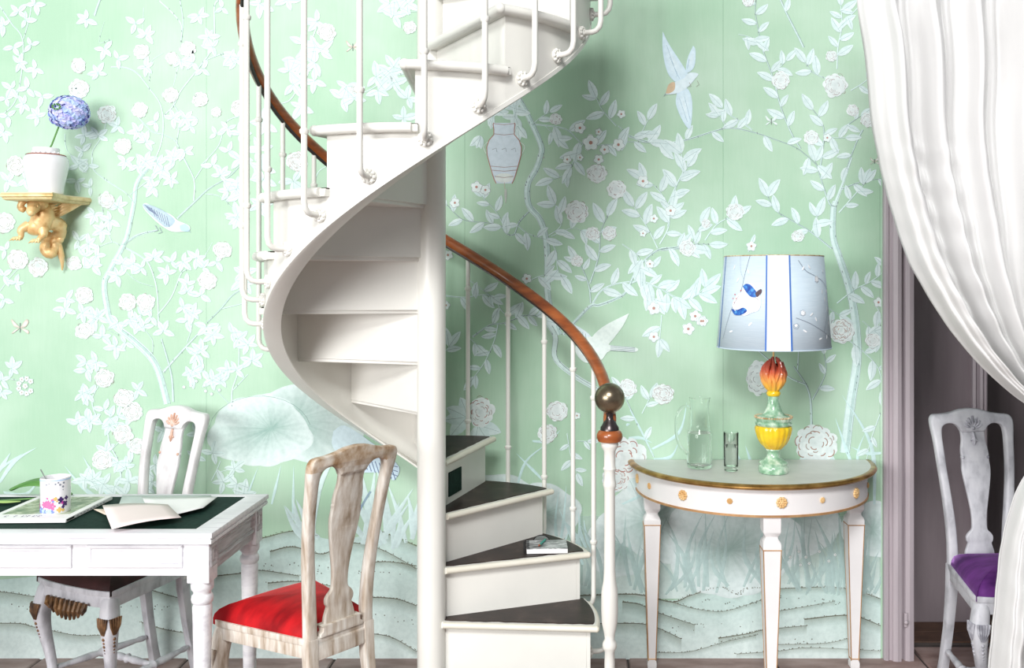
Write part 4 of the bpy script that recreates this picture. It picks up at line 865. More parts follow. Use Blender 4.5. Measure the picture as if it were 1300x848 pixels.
# ---- things on the desk
zd = HD
LF = thing('leafy_cutting', 'fresh green leaf with a stalk lying at the left end of the desk', 'leaf', (-1.885, 3.325, zd+.001), 0)
M['leaf'] = mat('leaf', [(.3, (.05, .17, .03)), (.7, (.16, .36, .09))], 9, (1, 5, 1), rough=.5, bmp=.4)
M['leaf_pale'] = mat('leaf_pale', (.36, .52, .16), 9, rough=.5)
mb = MB(); rows = []
for i in range(11):
    t = i/10; h = .05*math.sin(PI*t**.8)**.9 if 0 < t < 1 else .001
    x = -.12+.225*t; zc = .022+.045*math.sin(PI*min(1, t*1.0))-.015*t
    rows.append([(x, -h, zc-.012*h/.05), (x, -h*.5, zc+.006), (x, 0, zc), (x, h*.5, zc+.006), (x, h, zc-.008)])
mb.loft(rows, cap=False, closed=False); mb.build('leaf_blade', M['leaf'], LF, solid=.0016, sub=1)
MB().tube([(.10, 0, .008), (.0, -.05, .006), (-.12, -.09, .006)], .003, 6).build('stalk', M['leaf'], LF)
mb = MB(); rows = []
for i in range(7):
    t = i/6; h = .016*math.sin(PI*t) if 0 < t < 1 else .001; x = -.12+.10*t; rows.append([(x, -.10-h, .006), (x, -.10, .009), (x, -.10+h, .006)])
mb.loft(rows, cap=False, closed=False); mb.build('small_leaf', M['leaf_pale'], LF, solid=.0016)
MG = thing('magazine', 'thick white magazine with a green picture cover under the mug', 'magazine', (-1.745, 3.125, zd), 1.5)
MB().box(-.128, -.158, .0005, .128, .158, .013).build('pages', M['paper_white'], MG, bevel=.0015, seg=1)
M['cover_green'] = mat('cover_green', [(.35, (.16, .24, .14)), (.5, (.34, .40, .26)), (.62, (.62, .66, .52)), (.72, (.30, .45, .36))], 38, rough=.4, bmp=0, detail=8)
MB().box(-.105, -.095, .012, .108, .145, .0136).build('cover_picture', M['cover_green'], MG)
mb = MB()
for x, l in ((-.082, .010), (-.052, .006), (-.028, .014), (-.012, .006), (.006, .012), (.022, .01)):
    mb.box(x, -.128, .0131, x+.003, -.112, .0134); mb.box(x, -.1285, .0131, x+l, -.1265, .0134); mb.box(x+l*.6, -.118, .0131, x+l*.6+.003, -.112, .0134)
mb.build('cover_lettering', M['ink_grey'], MG)
mb = MB(); mb.box(.1279, -.150, .0035, .1286, -.105, .010); mb.build('spine_bar', M['black'], MG)
mb = MB()
for j in range(9): mb.box(.1279, -.09+j*.022, .005, .1284, -.077+j*.022, .0075)
mb.build('spine_lettering', M['ink_grey'], MG)
MU = thing('mug', 'straight white mug painted with pink, blue and purple flowers, standing on the magazine', 'mug', (-1.700, 3.07, zd+.0136), 0)
mb = MB(); mb.lathe([(.0435, 0), (.0445, .003), (.0445, .110), (.0440, .112), (.0425, .110), (.042, .006), (.001, .005)], 40)
mb.build('mug_body', M['porcelain'], MU)
def decal_cyl(parent, nm, R, items, matn):
    mb = MB()
    for (a, z, r, n, dep, rot) in items:
        pts = []
        for k in range(n*3):
            t = 2*PI*k/(n*3); q = r*(1-dep+dep*abs(math.sin(t*n/2))); aa = a+q*math.cos(t+rot)/R; zz = max(.002, z+q*math.sin(t+rot)); pts.append((R*math.sin(aa), -R*math.cos(aa), zz))
        c = (R*1.001*math.sin(a), -R*1.001*math.cos(a), max(.003, z)); mb.add([c]+pts, [[0, k+1, (k+1) % len(pts)+1] for k in range(len(pts))])
    return mb.build(nm, matn, parent)
PC_ = {}
for nm, c in (('print_pink', (.80, .16, .36)), ('print_magenta', (.55, .05, .35)), ('print_blue', (.20, .27, .72)), ('print_light_blue', (.45, .62, .85)), ('print_purple', (.05, .015, .12)), ('print_ochre', (.72, .48, .15)), ('print_red', (.72, .12, .12))): PC_[nm] = mat(nm, c, 50, rough=.3, bmp=0)
rg = random.Random(5)
I = lambda lst: [(a, z, r, n, .4, rg.uniform(0, 6)) for a, z, r, n in lst]
decal_cyl(MU, 'pink_flowers', .0449, I([(-.25, .030, .013, 6), (.0, .034, .012, 7), (.22, .024, .015, 6), (.08, .018, .010, 5), (-.05, .05, .005, 5), (.3, .044, .006, 5)]), PC_['print_pink'])
decal_cyl(MU, 'magenta_flowers', .0450, I([(-1.15, .030, .013, 5), (-.95, .022, .011, 5), (.95, .034, .006, 5)]), PC_['print_magenta'])
decal_cyl(MU, 'blue_petals', .04495, I([(-.95, .010, .012, 6), (-.6, .010, .014, 6), (-.25, .007, .010, 6), (.25, .005, .010, 6), (-1.2, .018, .010, 5), (.35, .040, .004, 4)]), PC_['print_blue'])
decal_cyl(MU, 'pale_blue_petals', .0451, I([(-.4, .010, .007, 5), (.05, .009, .011, 5), (-.7, .014, .004, 5), (-.1, .046, .004, 5)]), PC_['print_light_blue'])
decal_cyl(MU, 'purple_petals', .0451, I([(.85, .044, .010, 4), (1.15, .030, .010, 4), (1.0, .020, .006, 4), (.75, .034, .004, 4), (1.25, .047, .008, 4)]), PC_['print_purple'])
decal_cyl(MU, 'ochre_leaves', .0449, I([(.5, .048, .007, 4), (.75, .012, .010, 4), (.6, .04, .004, 4), (1.0, .010, .006, 4)]), PC_['print_ochre'])
decal_cyl(MU, 'rim_sprigs', .0450, I([(-.1, .094, .003, 5), (.08, .098, .0025, 5), (.5, .095, .003, 5), (.68, .099, .003, 5), (.8, .092, .004, 5), (1.0, .085, .004, 5), (1.05, .097, .004, 5), (-.9, .104, .0025, 4), (1.0, .075, .002, 4)]), M['ink_grey'])
mb = MB(); mb.lathe([(.0452, .1045), (.0453, .1075), (.0450, .108)], 40, cap=False); mb.build('rim_line', PC_['print_light_blue'], MU)
TS = thing('teaspoon', 'thin metal spoon handle leaning inside the flowered mug', 'spoon', (-1.700, 3.07, zd+.0136), 0)
mb = MB(); mb.tube([(.02, 0, .008), (-.038, .0, .116), (-.048, .0, .135)], [.002, .0016, .002], 8); mb.ball((.022, 0, .014), .008, 8, 5, (.8, .5, 1.2)); mb.build('spoon_body', M['steel'], TS)
def sheet(name, label, pts, zf, matn, cat='paper', th=.0012, n=6):
    """slightly lifted sheet of paper: 4 corners, zf(u,v) height"""
    a, b_, c, d = [Vector((*p, 0)) for p in pts]; mb = MB(); vs_ = []
    for j in range(n+1):
        for i in range(n+1):
            u_, v_ = i/n, j/n; p = a.lerp(b_, u_).lerp(d.lerp(c, u_), v_); vs_.append((p.x, p.y, zd+zf(u_, v_)))
    mb.add(vs_, [[j*(n+1)+i, j*(n+1)+i+1, (j+1)*(n+1)+i+1, (j+1)*(n+1)+i] for j in range(n) for i in range(n)])
    o = mb.build(name, matn, None, solid=th); return tag(o, label, cat)
def dk(px, py, z=HD+.005): Y = (1.55-z)*1200/(py-355); return ((px-735)*Y/1200, Y)
sheet('folder', 'pale sage folder at the back of the desk under the white sheets', [dk(151, 640), dk(264, 637), dk(268, 628.5), dk(155, 629)], lambda u_, v_: .003, M['paper_sage'], 'folder', .003)
sheet('paper_sheet', 'large white sheet of paper curling up under the pink one on the desk', [dk(196, 662), dk(258, 648), dk(276, 634), dk(180, 633)], lambda u_, v_: .010+.004*u_, M['paper_white'])
sheet('paper_sheet', 'small cream sheet poking out left of the pink paper on the desk', [dk(133, 653), dk(170, 657), dk(165, 646), dk(118, 646)], lambda u_, v_: .0045, M['paper_cream'])
sheet('paper_sheet', 'pale pink sheet of paper on top of the papers on the desk', [dk(142, 670, HD+.02), dk(230, 657, HD+.02), dk(213, 639, HD+.02), dk(130, 640, HD+.02)], lambda u_, v_: .016+.006*math.sin(PI*u_)+.004*(1-v_)*u_, M['paper_pink'])

# ================================================================== CONSOLE TABLE
CX, CY = .697, 3.862; HC = .815
CT = thing('console_table', 'half-round white console table with gilded edge and tapering legs', 'table', (CX, CY, 0))
def half(r, z, n=40, y0=0): return [(r*math.sin(t), -r*math.cos(t), z) for t in [-PI/2+PI*i/n for i in range(n+1)]]+[(r, y0, z), (-r, y0, z)]
MB().loft([half(.468, HC-.02), half(.480, HC-.006), half(.478, HC)]).build('tabletop', M['console_top'], CT, angle=30)
mb = MB(); N = 48; rings = []
for i in range(N+1):
    t = -PI/2+PI*i/N; rings.append([(r*math.sin(t), -r*math.cos(t), HC+dz) for r, dz in ((.474, .0005), (.486, .0015), (.495, -.003), (.498, -.009), (.494, -.015), (.484, -.019), (.472, -.022), (.466, -.020))])
mb.loft(rings); tag(mb.build('gilded_edge', M['gold_dark'], CT), 'gilded moulded edge')
def band(nm, r, z0, z1, th, m_):
    rings = []
    for i in range(N+1):
        t = -PI/2+PI*i/N; rings.append([(q*math.sin(t), -q*math.cos(t), z) for q, z in ((r, z0), (r, z1), (r-th, z1), (r-th, z0))])
    return MB().loft(rings).build(nm, m_, CT, angle=30)
ap = band('apron', .462, .698, HC-.018, .02, M['console_white']); band('apron_bead', .466, .694, .702, .02, M['gold_line'])
MB().box(-.462, -.022, .70, .462, 0, HC-.02).build('back_apron', M['console_white'], CT)
for deg, r in ((-84, .017), (-66, .011), (-42, .018), (-19, .010), (4, .019), (24, .010), (48, .018), (68, .010), (85, .012)):
    r *= 1.15; a = math.radians(deg); mb = MB(); rs = []
    def P3(u_, v_, d): R_ = .462+d; aa = a+u_/.462; return (R_*math.sin(aa), -R_*math.cos(aa), .748+v_)
    for k in range(10):
        t = 2*PI*k/10; mb.ball(P3(r*.72*math.cos(t), r*.72*math.sin(t), .003), r*.27, 7, 5)
    for k in range(6):
        t = 2*PI*k/6; mb.ball(P3(r*.36*math.cos(t), r*.36*math.sin(t), .005), r*.22, 7, 5)
    mb.ball(P3(0, 0, .006), r*.22, 8, 5); mb.build('apron_rosette', M['gold'], CT)
for lx, ly, rot in ((-.405, -.075, 0), (.405, -.075, 0), (.0, -.425, 0)):
    def sq(w_, z): return [(lx+a*w_, ly+b_*w_, z) for a, b_ in ((-1, -1), (1, -1), (1, 1), (-1, 1))]
    mb = MB(); mb.loft([sq(.032, .78), sq(.032, .640), sq(.030, .632), sq(.0235, .622), sq(.0225, .617), sq(.0235, .612), sq(.030, .602), sq(.033, .592), sq(.033, .578), sq(.0150, .03), sq(.0185, .02), sq(.0185, 0)])
    lg = mb.build('leg', M['console_white'], CT, bevel=.0015, seg=1)
    mb = MB()
    for a, b_ in ((-1, -1), (1, -1), (1, 1), (-1, 1)):
        mb.tube([(lx+a*.0318, ly+b_*.0318, .576), (lx+a*.0149, ly+b_*.0149, .03)], .0022, 6)
    for z, w2 in ((.574, .0330), (.036, .0158)):
        q = [(lx+a*w2, ly+b_*w2, z) for a, b_ in ((-1, -1), (1, -1), (1, 1), (-1, 1))]
        for i in range(4): mb.tube([q[i], q[(i+1) % 4]], .0022, 6)
    tag(mb.build('leg_gilding', M['gold_line'], lg), 'copper gilt lines along the leg')

# ================================================================== LAMP
LP = thing('table_lamp', 'table lamp with a yellow and green glazed urn base and pale blue shade', 'lamp', (.741, 3.60, HC+.0015))
mb = MB(); mb.lathe([(.054, 0), (.056, .004), (.057, .012), (.056, .024), (.052, .029), (.053, .033), (.055, .037), (.050, .042), (.036, .050), (.027, .060), (.024, .072), (.025, .080), (.031, .086), (.030, .092)], 40); mb.build('urn_foot', M['lamp_green'], LP)
mb = MB(); mb.lathe([(.028, .088), (.036, .096), (.050, .110), (.060, .128), (.067, .150), (.070, .168), (.067, .176), (.058, .180)], 96, fl=lambda a, z: 1+.045*(abs(math.sin(9*a))-.6)); mb.build('gadrooned_bowl', M['lamp_yellow'], LP)
mb = MB(); mb.lathe([(.060, .176), (.068, .182), (.070, .188), (.062, .192), (.066, .198), (.070, .204), (.070, .210), (.060, .215), (.044, .219), (.036, .228), (.028, .244), (.023, .264), (.021, .286), (.022, .294)], 40); mb.build('urn_neck', M['lamp_green'], LP)
mb = MB()
for k in range(44): a = 2*PI*k/44; mb.ball((.069*math.cos(a), .069*math.sin(a), .212), .0045, 6, 4)
mb.build('bead_rim', M['lamp_bead'], LP)
MB().lathe([(.021, .290), (.024, .292), (.0265, .298), (.0265, .304), (.023, .309), (.018, .310)], 32).build('collar', M['lamp_yellow'], LP)
m, nt, b = nmat('flame'); gz = nt.nodes.new('ShaderNodeSeparateXYZ'); nt.links.new(coords(nt), gz.inputs[0])
mr = nt.nodes.new('ShaderNodeMapRange'); mr.inputs[1].default_value = .31; mr.inputs[2].default_value = .43; nt.links.new(gz.outputs[2], mr.inputs[0])
nt.links.new(ramp(nt, mr.outputs[0], [(0, (.90, .55, .05)), (.35, (.88, .38, .09)), (.65, (.80, .14, .07)), (1, (.35, .05, .03))]), b.inputs['Base Color']); b.inputs['Roughness'].default_value = .3; b.inputs['Coat Weight'].default_value = .4
mb = MB(); mb.lathe([(.018, .307), (.028, .320), (.038, .342), (.040, .368), (.034, .392), (.022, .405), (.01, .408)], 24)
rg = random.Random(11)
for ring_, (r0, z0, rm, zm, r1, z1, cnt) in enumerate(((.020, .31, .041, .345, .040, .385, 12), (.030, .33, .045, .370, .034, .412, 13), (.038, .36, .040, .392, .020, .425, 11), (.028, .38, .026, .41, .010, .432, 6))):
    for k in range(cnt):
        a = 2*PI*(k+.5*(ring_ % 2))/cnt+rg.uniform(-.08, .08); tw = rg.uniform(-.22, .22)
        pts = [(r*math.cos(a+tw*i), r*math.sin(a+tw*i), z+rg.uniform(-.002, .004)) for i, (r, z) in enumerate(((r0, z0), (rm, zm), ((rm+r1)/2, (zm+z1)/2), (r1, z1+rg.uniform(-.006, .008))))]
        mb.tube(cr(pts, 3), [.002, .005, .0065, .0072, .0075, .0072, .0065, .0055, .0048, .004], 7)
tag(mb.build('flame_finial', m, LP), 'orange and red glazed flame')
MB().tube([(0, 0, .40), (0, 0, .82)], .0038, 10).build('lamp_rod', M['gold_rod'], LP)
# shade (slightly tilted like the original), with blue ribbons and hand painting
SH = thing('shade_pivot', None, None); bpy.data.objects.remove(SH)
m, nt, b = nmat('shade_cloth'); v = coords(nt); f = noise(nt, coords(nt, (1, 1, 30)), 20, 2)
nt.links.new(ramp(nt, f, [(.3, (.58, .70, .80)), (.7, (.66, .77, .86))]), b.inputs['Base Color']); b.inputs['Roughness'].default_value = .8
b.inputs['Transmission Weight'].default_value = 0; M['shade_cloth'] = m
ZB, ZTp, RB, RTp = .477, .822, .213, .185
mb = MB(); mb.lathe([(RB, ZB), (RTp, ZTp)], 64, cap=False); mb.build('lamp_shade', M['shade_cloth'], LP, solid=.003)
M['ribbon'] = mat('ribbon', (.055, .17, .52), 30, rough=.6, bmp=0); M['white_panel'] = mat('white_panel', (.86, .88, .90), 20, rough=.8, bmp=0)
def sh(a, t, d=.0025): r = RB+(RTp-RB)*t+d; return (r*math.sin(a), -r*math.cos(a), ZB+(ZTp-ZB)*t)
def strip(nm, a0, a1, d, m_, t0=0, t1=1):
    n = 6; mb = MB(); mb.loft([[sh(a0+(a1-a0)*i/n, t0, d), sh(a0+(a1-a0)*i/n, t1, d)] for i in range(n+1)], cap=False, closed=False); return mb.build(nm, m_, LP)
strip('front_panel', -.33, .09, .0026, M['white_panel'])
for a in (-.345, .085, -1.42, 1.30, 2.3, -2.5): strip('blue_ribbon', a, a+.030, .0034, M['ribbon'])
for zz, RR, in ((ZB, RB), (ZTp, RTp)):
    MB().tube([( (RR+.001)*math.cos(t), (RR+.001)*math.sin(t), zz) for t in [2*PI*i/64 for i in range(65)]], .0022, 6, cap=False).build('shade_wire', M['shade_cloth'] if zz == ZB else M['lamp_bead'], LP)
MB().tube([(-RTp, 0, ZTp-.02), (0, 0, ZTp-.02), (RTp, 0, ZTp-.02)], .002, 6).build('shade_carrier', M['gold_rod'], LP)
# painted twigs, leaves, flowers, birds: coordinates (angle, height fraction)
def sline(pts, w_, m_, nm, d=.0040):
    mb = MB(); P = cr([(a, t, 0) for a, t in pts], 5); n = len(P); R_ = []
    for i, p in enumerate(P):
        q0 = P[max(i-1, 0)]; q1 = P[min(i+1, n-1)]; dx, dy = (q1.x-q0.x)*.2, (q1.y-q0.y)*.345; l = math.hypot(dx, dy) or 1
        R_.append([sh(p.x-dy/l*w_/.4, p.y+dx/l*w_/.69, d), sh(p.x+dy/l*w_/.4, p.y-dx/l*w_/.69, d)])
    mb.loft(R_, cap=False, closed=False); return mb
def sblob(mb, a, t, r, n=6, dep=.3, d=.0044, sq=1, rot=0):
    pts = []
    for k in range(n*4):
        q = 2*PI*k/(n*4); rr = r*(1-dep+dep*abs(math.sin(q*n/2))); x_, y_ = rr*math.cos(q)*sq, rr*math.sin(q); X_ = x_*math.cos(rot)-y_*math.sin(rot); Y_ = x_*math.sin(rot)+y_*math.cos(rot)
        pts.append(sh(a+X_/.2, t+Y_/.345, d))
    mb.add([sh(a, t, d)]+pts, [[0, k+1, (k+1) % len(pts)+1] for k in range(len(pts))])
def pa(px, py):   # pixel on the shade -> (angle, t)
    t = (442-(py))/(442-326); R_ = (RB+(RTp-RB)*t)*333; c = 988; return (math.asin(max(-.999, min(.999, (px-c)/R_)))-.02, t)
M['twig_ink'] = mat('twig_ink', (.16, .19, .26), 40, rough=.8, bmp=0); M['print_white'] = mat('print_white', (.88, .90, .93), 40, rough=.8, bmp=0)
tw_ = MB()
for q, w_ in (([(951, 326), (945, 350), (940, 372), (930, 395), (922, 430)], .0013), ([(941, 326), (941, 345), (944, 356)], .0005), ([(1006, 332), (1016, 345), (1030, 352), (1044, 362), (1052, 380), (1046, 400), (1040, 420)], .0014), ([(1002, 402), (1018, 408), (1036, 418), (1058, 438)], .0014), ([(952, 364), (948, 372)], .0005)):
    s_ = sline([pa(*p) for p in q], w_, None, ''); tw_.add(s_.v, s_.f)
for px, py in ((1030, 355), (1010, 396), (1002, 412)):
    a, t = pa(px, py)
    for k in range(5):
        c_ = [(a+.030*math.cos(k*1.26)+.022*math.cos(q), t+.017*math.sin(k*1.26)+.013*math.sin(q)) for q in [k*1.26-1.6+3.2*j/5 for j in range(6)]]; s_ = sline(c_, .0008, None, '', .0050); tw_.add(s_.v, s_.f)
tw_.build('painted_twigs', M['twig_ink'], LP)
fl_ = MB()
for px, py, r in ((1030, 355, .013), (1011, 396, .010), (1002, 411, .006), (1046, 370, .007), (1040, 345, .005)): sblob(fl_, *pa(px, py), r, 6, .2)
for px, py, rt in ((935, 340, 1.2), (949, 346, 2), (938, 356, 1), (944, 374, .4), (1012, 342, 1), (1020, 340, 2.2), (1042, 380, 1.7), (1046, 392, 1.2), (1022, 398, .6), (1028, 404, 2), (1048, 410, 1.6), (1044, 426, 1.2), (950, 410, .8), (930, 420, .3), (1013, 418, 2.6), (1034, 428, .3), (1038, 370, 1.5)): sblob(fl_, *pa(px, py), .0095, 2, .0, .0042, .36, rt+PI/2)
fl_.build('painted_flowers', M['print_white'], LP)
bb = MB(); 
def spoly(px_pts, d, nm, m_):
    mb = MB(); P = cr([(*pa(*p), 0) for p in px_pts+[px_pts[0]]], 3)[:-1]; cx = sum(p.x for p in P)/len(P); cy = sum(p.y for p in P)/len(P); N_ = len(P)
    mb.add([sh(cx, cy, d)]+[sh(p.x, p.y, d) for p in P], [[0, i+1, (i+1) % N_+1] for i in range(N_)]); return mb.build(nm, m_, LP)
spoly([(944, 362), (952, 360), (958, 368), (962, 378), (960, 392), (952, 396), (944, 400), (936, 396), (932, 388), (936, 376), (942, 370)], .0046, 'bird_breast', M['print_white'])
M['bird_blue'] = mat('bird_blue', [(.4, (.015, .05, .30)), (.55, (.03, .16, .55)), (.68, (.12, .42, .75))], 60, rough=.6, bmp=0); M['bird_brown'] = mat('bird_brown', (.09, .045, .06), 60, rough=.6, bmp=0)
spoly([(943, 364), (946, 361), (951, 362), (957, 370), (958, 376), (952, 377), (947, 372)], .0052, 'painted_blue_bird', M['bird_blue'])
spoly([(956, 372), (962, 367), (963, 371), (958, 377)], .0055, 'painted_tail', M['bird_brown'])
spoly([(931, 392), (937, 393), (943, 390), (947, 394), (941, 399), (934, 399)], .0052, 'painted_blue_wing', M['bird_blue'])
rd = MB(); 
for px, py, r in ((941, 369, .003), (935, 374, .003), (933, 379, .0025), (936, 379, .0025), (934, 384, .002)): sblob(rd, *pa(px, py), r, 4, .3, .0056)
rd.build('painted_berries', PC_['print_red'], LP)
s_ = sline([pa(*p) for p in ((955, 377), (959, 380), (961, 385))], .0009, None, ''); s_.build('painted_leg', M['bird_brown'], LP)

# ================================================================== GLASS
def glass_mat(name, col=(1, 1, 1)):
    m, nt, b = nmat(name); b.inputs['Base Color'].default_value = (*col, 1); b.inputs['Transmission Weight'].default_value = 1; b.inputs['Roughness'].default_value = .01; b.inputs['IOR'].default_value = 1.45; return m
M['glass'] = glass_mat('glass', (.99, 1, .995)); M['glass'].node_tree.nodes['Principled BSDF'].inputs['IOR'].default_value = 1.3; M['water'] = glass_mat('water', (.985, 1, .995)); M['water'].node_tree.nodes['Principled BSDF'].inputs['IOR'].default_value = 1.2
JG = thing('glass_jug', 'clear glass water jug with a looped handle, half full, on the console', 'jug', (.471, 3.69, HC+.0008))
sqf = lambda a, z: 1+.05*math.cos(4*a)*(1 if z < .13 else 0)
mb = MB(); mb.lathe([(.044, .001), (.047, .004), (.0485, .012), (.0485, .06), (.0485, .128), (.046, .140), (.040, .150), (.0375, .162), (.0375, .255), (.040, .268), (.042, .274), (.0405, .2745), (.0365, .262), (.0345, .25), (.0345, .165), (.037, .152), (.043, .140), (.0455, .128), (.0455, .02), (.04, .014), (.001, .013)], 48)
mb.build('jug_body', M['glass'], JG)
mb = MB(); mb.tube(cr([(-.036, 0, .232), (-.052, 0, .240), (-.072, 0, .232), (-.088, 0, .205), (-.092, 0, .165), (-.088, 0, .115), (-.075, 0, .082), (-.056, 0, .062), (-.0475, 0, .055)], 5), .0052, 12); mb.build('handle', M['glass'], JG)
MB().lathe([(.001, .0145), (.04, .0145), (.0450, .021), (.0450, .127), (.0435, .137), (.001, .137)], 40).build('water', M['water'], JG)
GL = thing('drinking_glass', 'small clear tumbler of water between the jug and lamp', 'glass', (.584, 3.63, HC+.0008))
MB().lathe([(.0235, .001), (.0255, .003), (.027, .02), (.0285, .147), (.0280, .1485), (.0270, .147), (.0250, .022), (.022, .018), (.001, .017)], 40).build('tumbler', M['glass'], GL)
MB().lathe([(.001, .0185), (.0215, .0185), (.0240, .0225), (.0255, .092), (.001, .092)], 36).build('water', M['water'], GL)

# ================================================================== BRACKET, VASE, HYDRANGEA
BK = thing('wall_bracket', 'gilded wall bracket shelf held up by a carved dragon', 'shelf', (-2.115, YW, 1.872))
M['shelf_gold'] = mat('shelf_gold', [(.35, (.50, .34, .12)), (.6, (.78, .62, .34))], 14, rough=.38, metal=.2)
def shelf_outline(d): 
    return [(-.115-d, 0), (-.105-d, -.12), (-.090-d, -.215), (-.098-d, -.255-d), (.105+d, -.262-d), (.098+d, -.225), (.085+d, -.13), (.108+d, -.05), (.118+d, 0)]
mb = MB(); mb.loft([[(x, y, z) for x, y in shelf_outline(d)] for z, d in ((-.018, -.012), (-.012, -.004), (-.007, -.004), (-.004, .002), (.006, .002), (.008, 0))]); mb.build('shelf_board', M['shelf_gold'], BK, bevel=.001, seg=1, angle=30)
MB().loft([[(x, y, z) for x, y in shelf_outline(-.001)] for z in (.0075, .0125)]).build('shelf_top', M['shelf_cream'], BK, bevel=.001, seg=1)
mb = MB(); n = 24; rings = []
for i in range(n+1):   # scalloped green underside rim
    pass
# dragon body: skinned tubes joined in one mesh
def B(px, py, dy): Y = YW-dy; s = 1200/Y; return ((px-735)/s+2.115, -dy, 1.55-(py-355)/s-1.872)
D = MB()
D.tube(cr([B(56, 262, .12), B(56, 274, .13), B(50, 285, .13), B(42, 289, .14), B(34, 290, .15)], 4), [.024, .030, .034, .036, .037, .038, .040, .041, .041, .040, .038, .036, .033, .030, .026, .022, .018], 14)
D.tube(cr([B(54, 280, .12), B(64, 282, .10), B(74, 286, .07), B(76, 296, .05), B(68, 302, .04)], 4), [.036]*5+[.03]*5+[.024]*5+[.018, .014], 12)
D.tube(cr([B(66, 296, .05), B(60, 306, .06), B(58, 316, .07), B(64, 322, .07), B(70, 314, .05), B(72, 304, .05), B(76, 318, .04), B(79, 332, .03), B(79, 343, .02)], 4), [.020]*6+[.022]*8+[.018]*8+[.013]*5+[.010, .008, .006, .005, .004, .003], 10)
for pts in ([(36, 287, .15), (27, 292, .17), (27, 299, .17), (25, 303, .17)], [(54, 290, .14), (55, 298, .15), (51, 302, .15), (49, 306, .15)]):
    D.tube(cr([B(*p) for p in pts], 4), [.022, .021, .019, .017, .015, .0135, .012, .011, .010, .010, .010, .010, .010], 10)
    ex, ey, ed = pts[-1]
    for k in (-1, 0, 1, 2): D.tube([B(ex, ey, ed), B(ex-5+k*2.6, ey-1+abs(k)*.4, ed+.012), B(ex-9+k*4.2, ey+2.6, ed+.018)], [.008, .006, .001], 7)
for q in ((66, 300, .05), (72, 296, .05), (76, 304, .05), (70, 306, .055), (78, 300, .04)): D.ball(B(*q), .016, 8, 6)
D.build('dragon_body', M['gold'], BK, angle=60)
D = MB(); D.ball(B(48, 259, .15), .036, 16, 10, (1.1, .9, .95)); D.tube(cr([B(44, 262, .17), B(40, 268, .20), B(40, 272, .22)], 3), [.026, .024, .021, .019, .016, .013, .008], 10)
D.tube(cr([B(40, 250, .16), B(30, 255, .17), B(26, 263, .17), B(32, 267, .17)], 4), [.008]+[.013]*11+[.005], 8)
for k in range(9):
    t = k/8; x0 = 58+7*math.sin(t*3); y0 = 252+26*t; D.tube([B(x0-6, y0, .13), B(x0+2, y0-1, .12), B(x0+9, y0-4+2*t, .11)], [.010, .007, .001], 7)
for s in (-1, 1): D.tube(cr([B(47+s*3, 252, .16), B(46+s*5, 248, .15)], 3), [.009, .008, .006, .003], 7); D.ball(B(44+s*4, 262, .185), .006, 7, 5)
D.build('dragon_head', M['gold'], BK, angle=60)
D = MB()      # ribbed wing sweeping up under the shelf
tipw = B(110, 256, .02)
root = [B(60, 284, .08), B(62, 276, .10), B(66, 270, .12)]
W = []
for j in range(9):
    t = j/8; a = Vector(B(60+t*8, 280-t*12, .07)); b_ = Vector(B(84+t*2, 262-t*3, .07)); c = Vector(tipw)+Vector((0, -.02*t, .01*t)); lo = Vector(B(64+t*2, 284-t*14, .07))
    W.append([a.lerp(b_, .0)+Vector((0, -.008*math.sin(j*PI), 0))]+[a.lerp(c, q)+Vector((0, -.035*math.sin(PI*q)-(.006 if j % 2 else 0), (.022-.03*t)*-math.sin(PI*q))) for q in (.15, .3, .45, .6, .75, .9, 1)])
D.loft(W, cap=False, closed=False); D.build('dragon_wing', M['gold'], BK, solid=.008, sub=1)
VZ = 1.872+.0125
VS = thing('ginger_jar', 'plump white porcelain jar with a rust red line on the dragon bracket', 'vase', (-2.100, 3.725, VZ))
mb = MB(); mb.lathe([(.052, 0), (.060, .004), (.062, .010), (.064, .03), (.070, .06), (.0775, .095), (.0805, .12), (.079, .14), (.071, .153), (.056, .160), (.048, .163), (.047, .170), (.049, .178), (.047, .183), (.040, .182), (.038, .165), (.030, .12), (.001, .10)], 48); mb.build('jar_body', M['porcelain'], VS)
mb = MB(); mb.lathe([(.0715, .1525), (.0665, .1563), (.0672, .1575), (.0722, .1540)], 48, cap=False, ); mb.build('red_line', M['terracotta'], VS)
mb = MB()
for k in range(7): mb.tube([(.058*math.sin(-.5+k*.28), -.058*math.cos(-.5+k*.28), .160), (.062*math.sin(-.36+k*.28), -.062*math.cos(-.36+k*.28), .163)], .0035, 6)
mb.build('lip_mouldings', M['porcelain'], VS)
HY = thing('hydrangea', 'single blue hydrangea bloom standing in the white porcelain jar', 'flower', (-2.100, 3.725, VZ+.10))
def hb(px, py): return ((px-735)/322.+2.100, 0, 1.55-(py-355)/322.-VZ-.10)
x0, _, z0 = hb(76, 158); MB().tube([(-.006, 0, .0), (-.0, 0, .06), Vector(hb(66, 184)), (x0, 0, z0)], .0032, 8).build('stem', M['leaf'], HY)
M['petal_blue'] = mat('petal_blue', [(.3, (.30, .42, .82)), (.5, (.46, .58, .90)), (.72, (.66, .70, .95))], 24, rough=.6, bmp=.2)
M['petal_lilac'] = mat('petal_lilac', [(.3, (.45, .45, .86)), (.7, (.66, .66, .94))], 24, rough=.6, bmp=.2)
hx, _, hz = hb(88, 143); M['petal_lilac'].node_tree; rg = random.Random(4); parts = [MB(), MB()]
fibo = 96
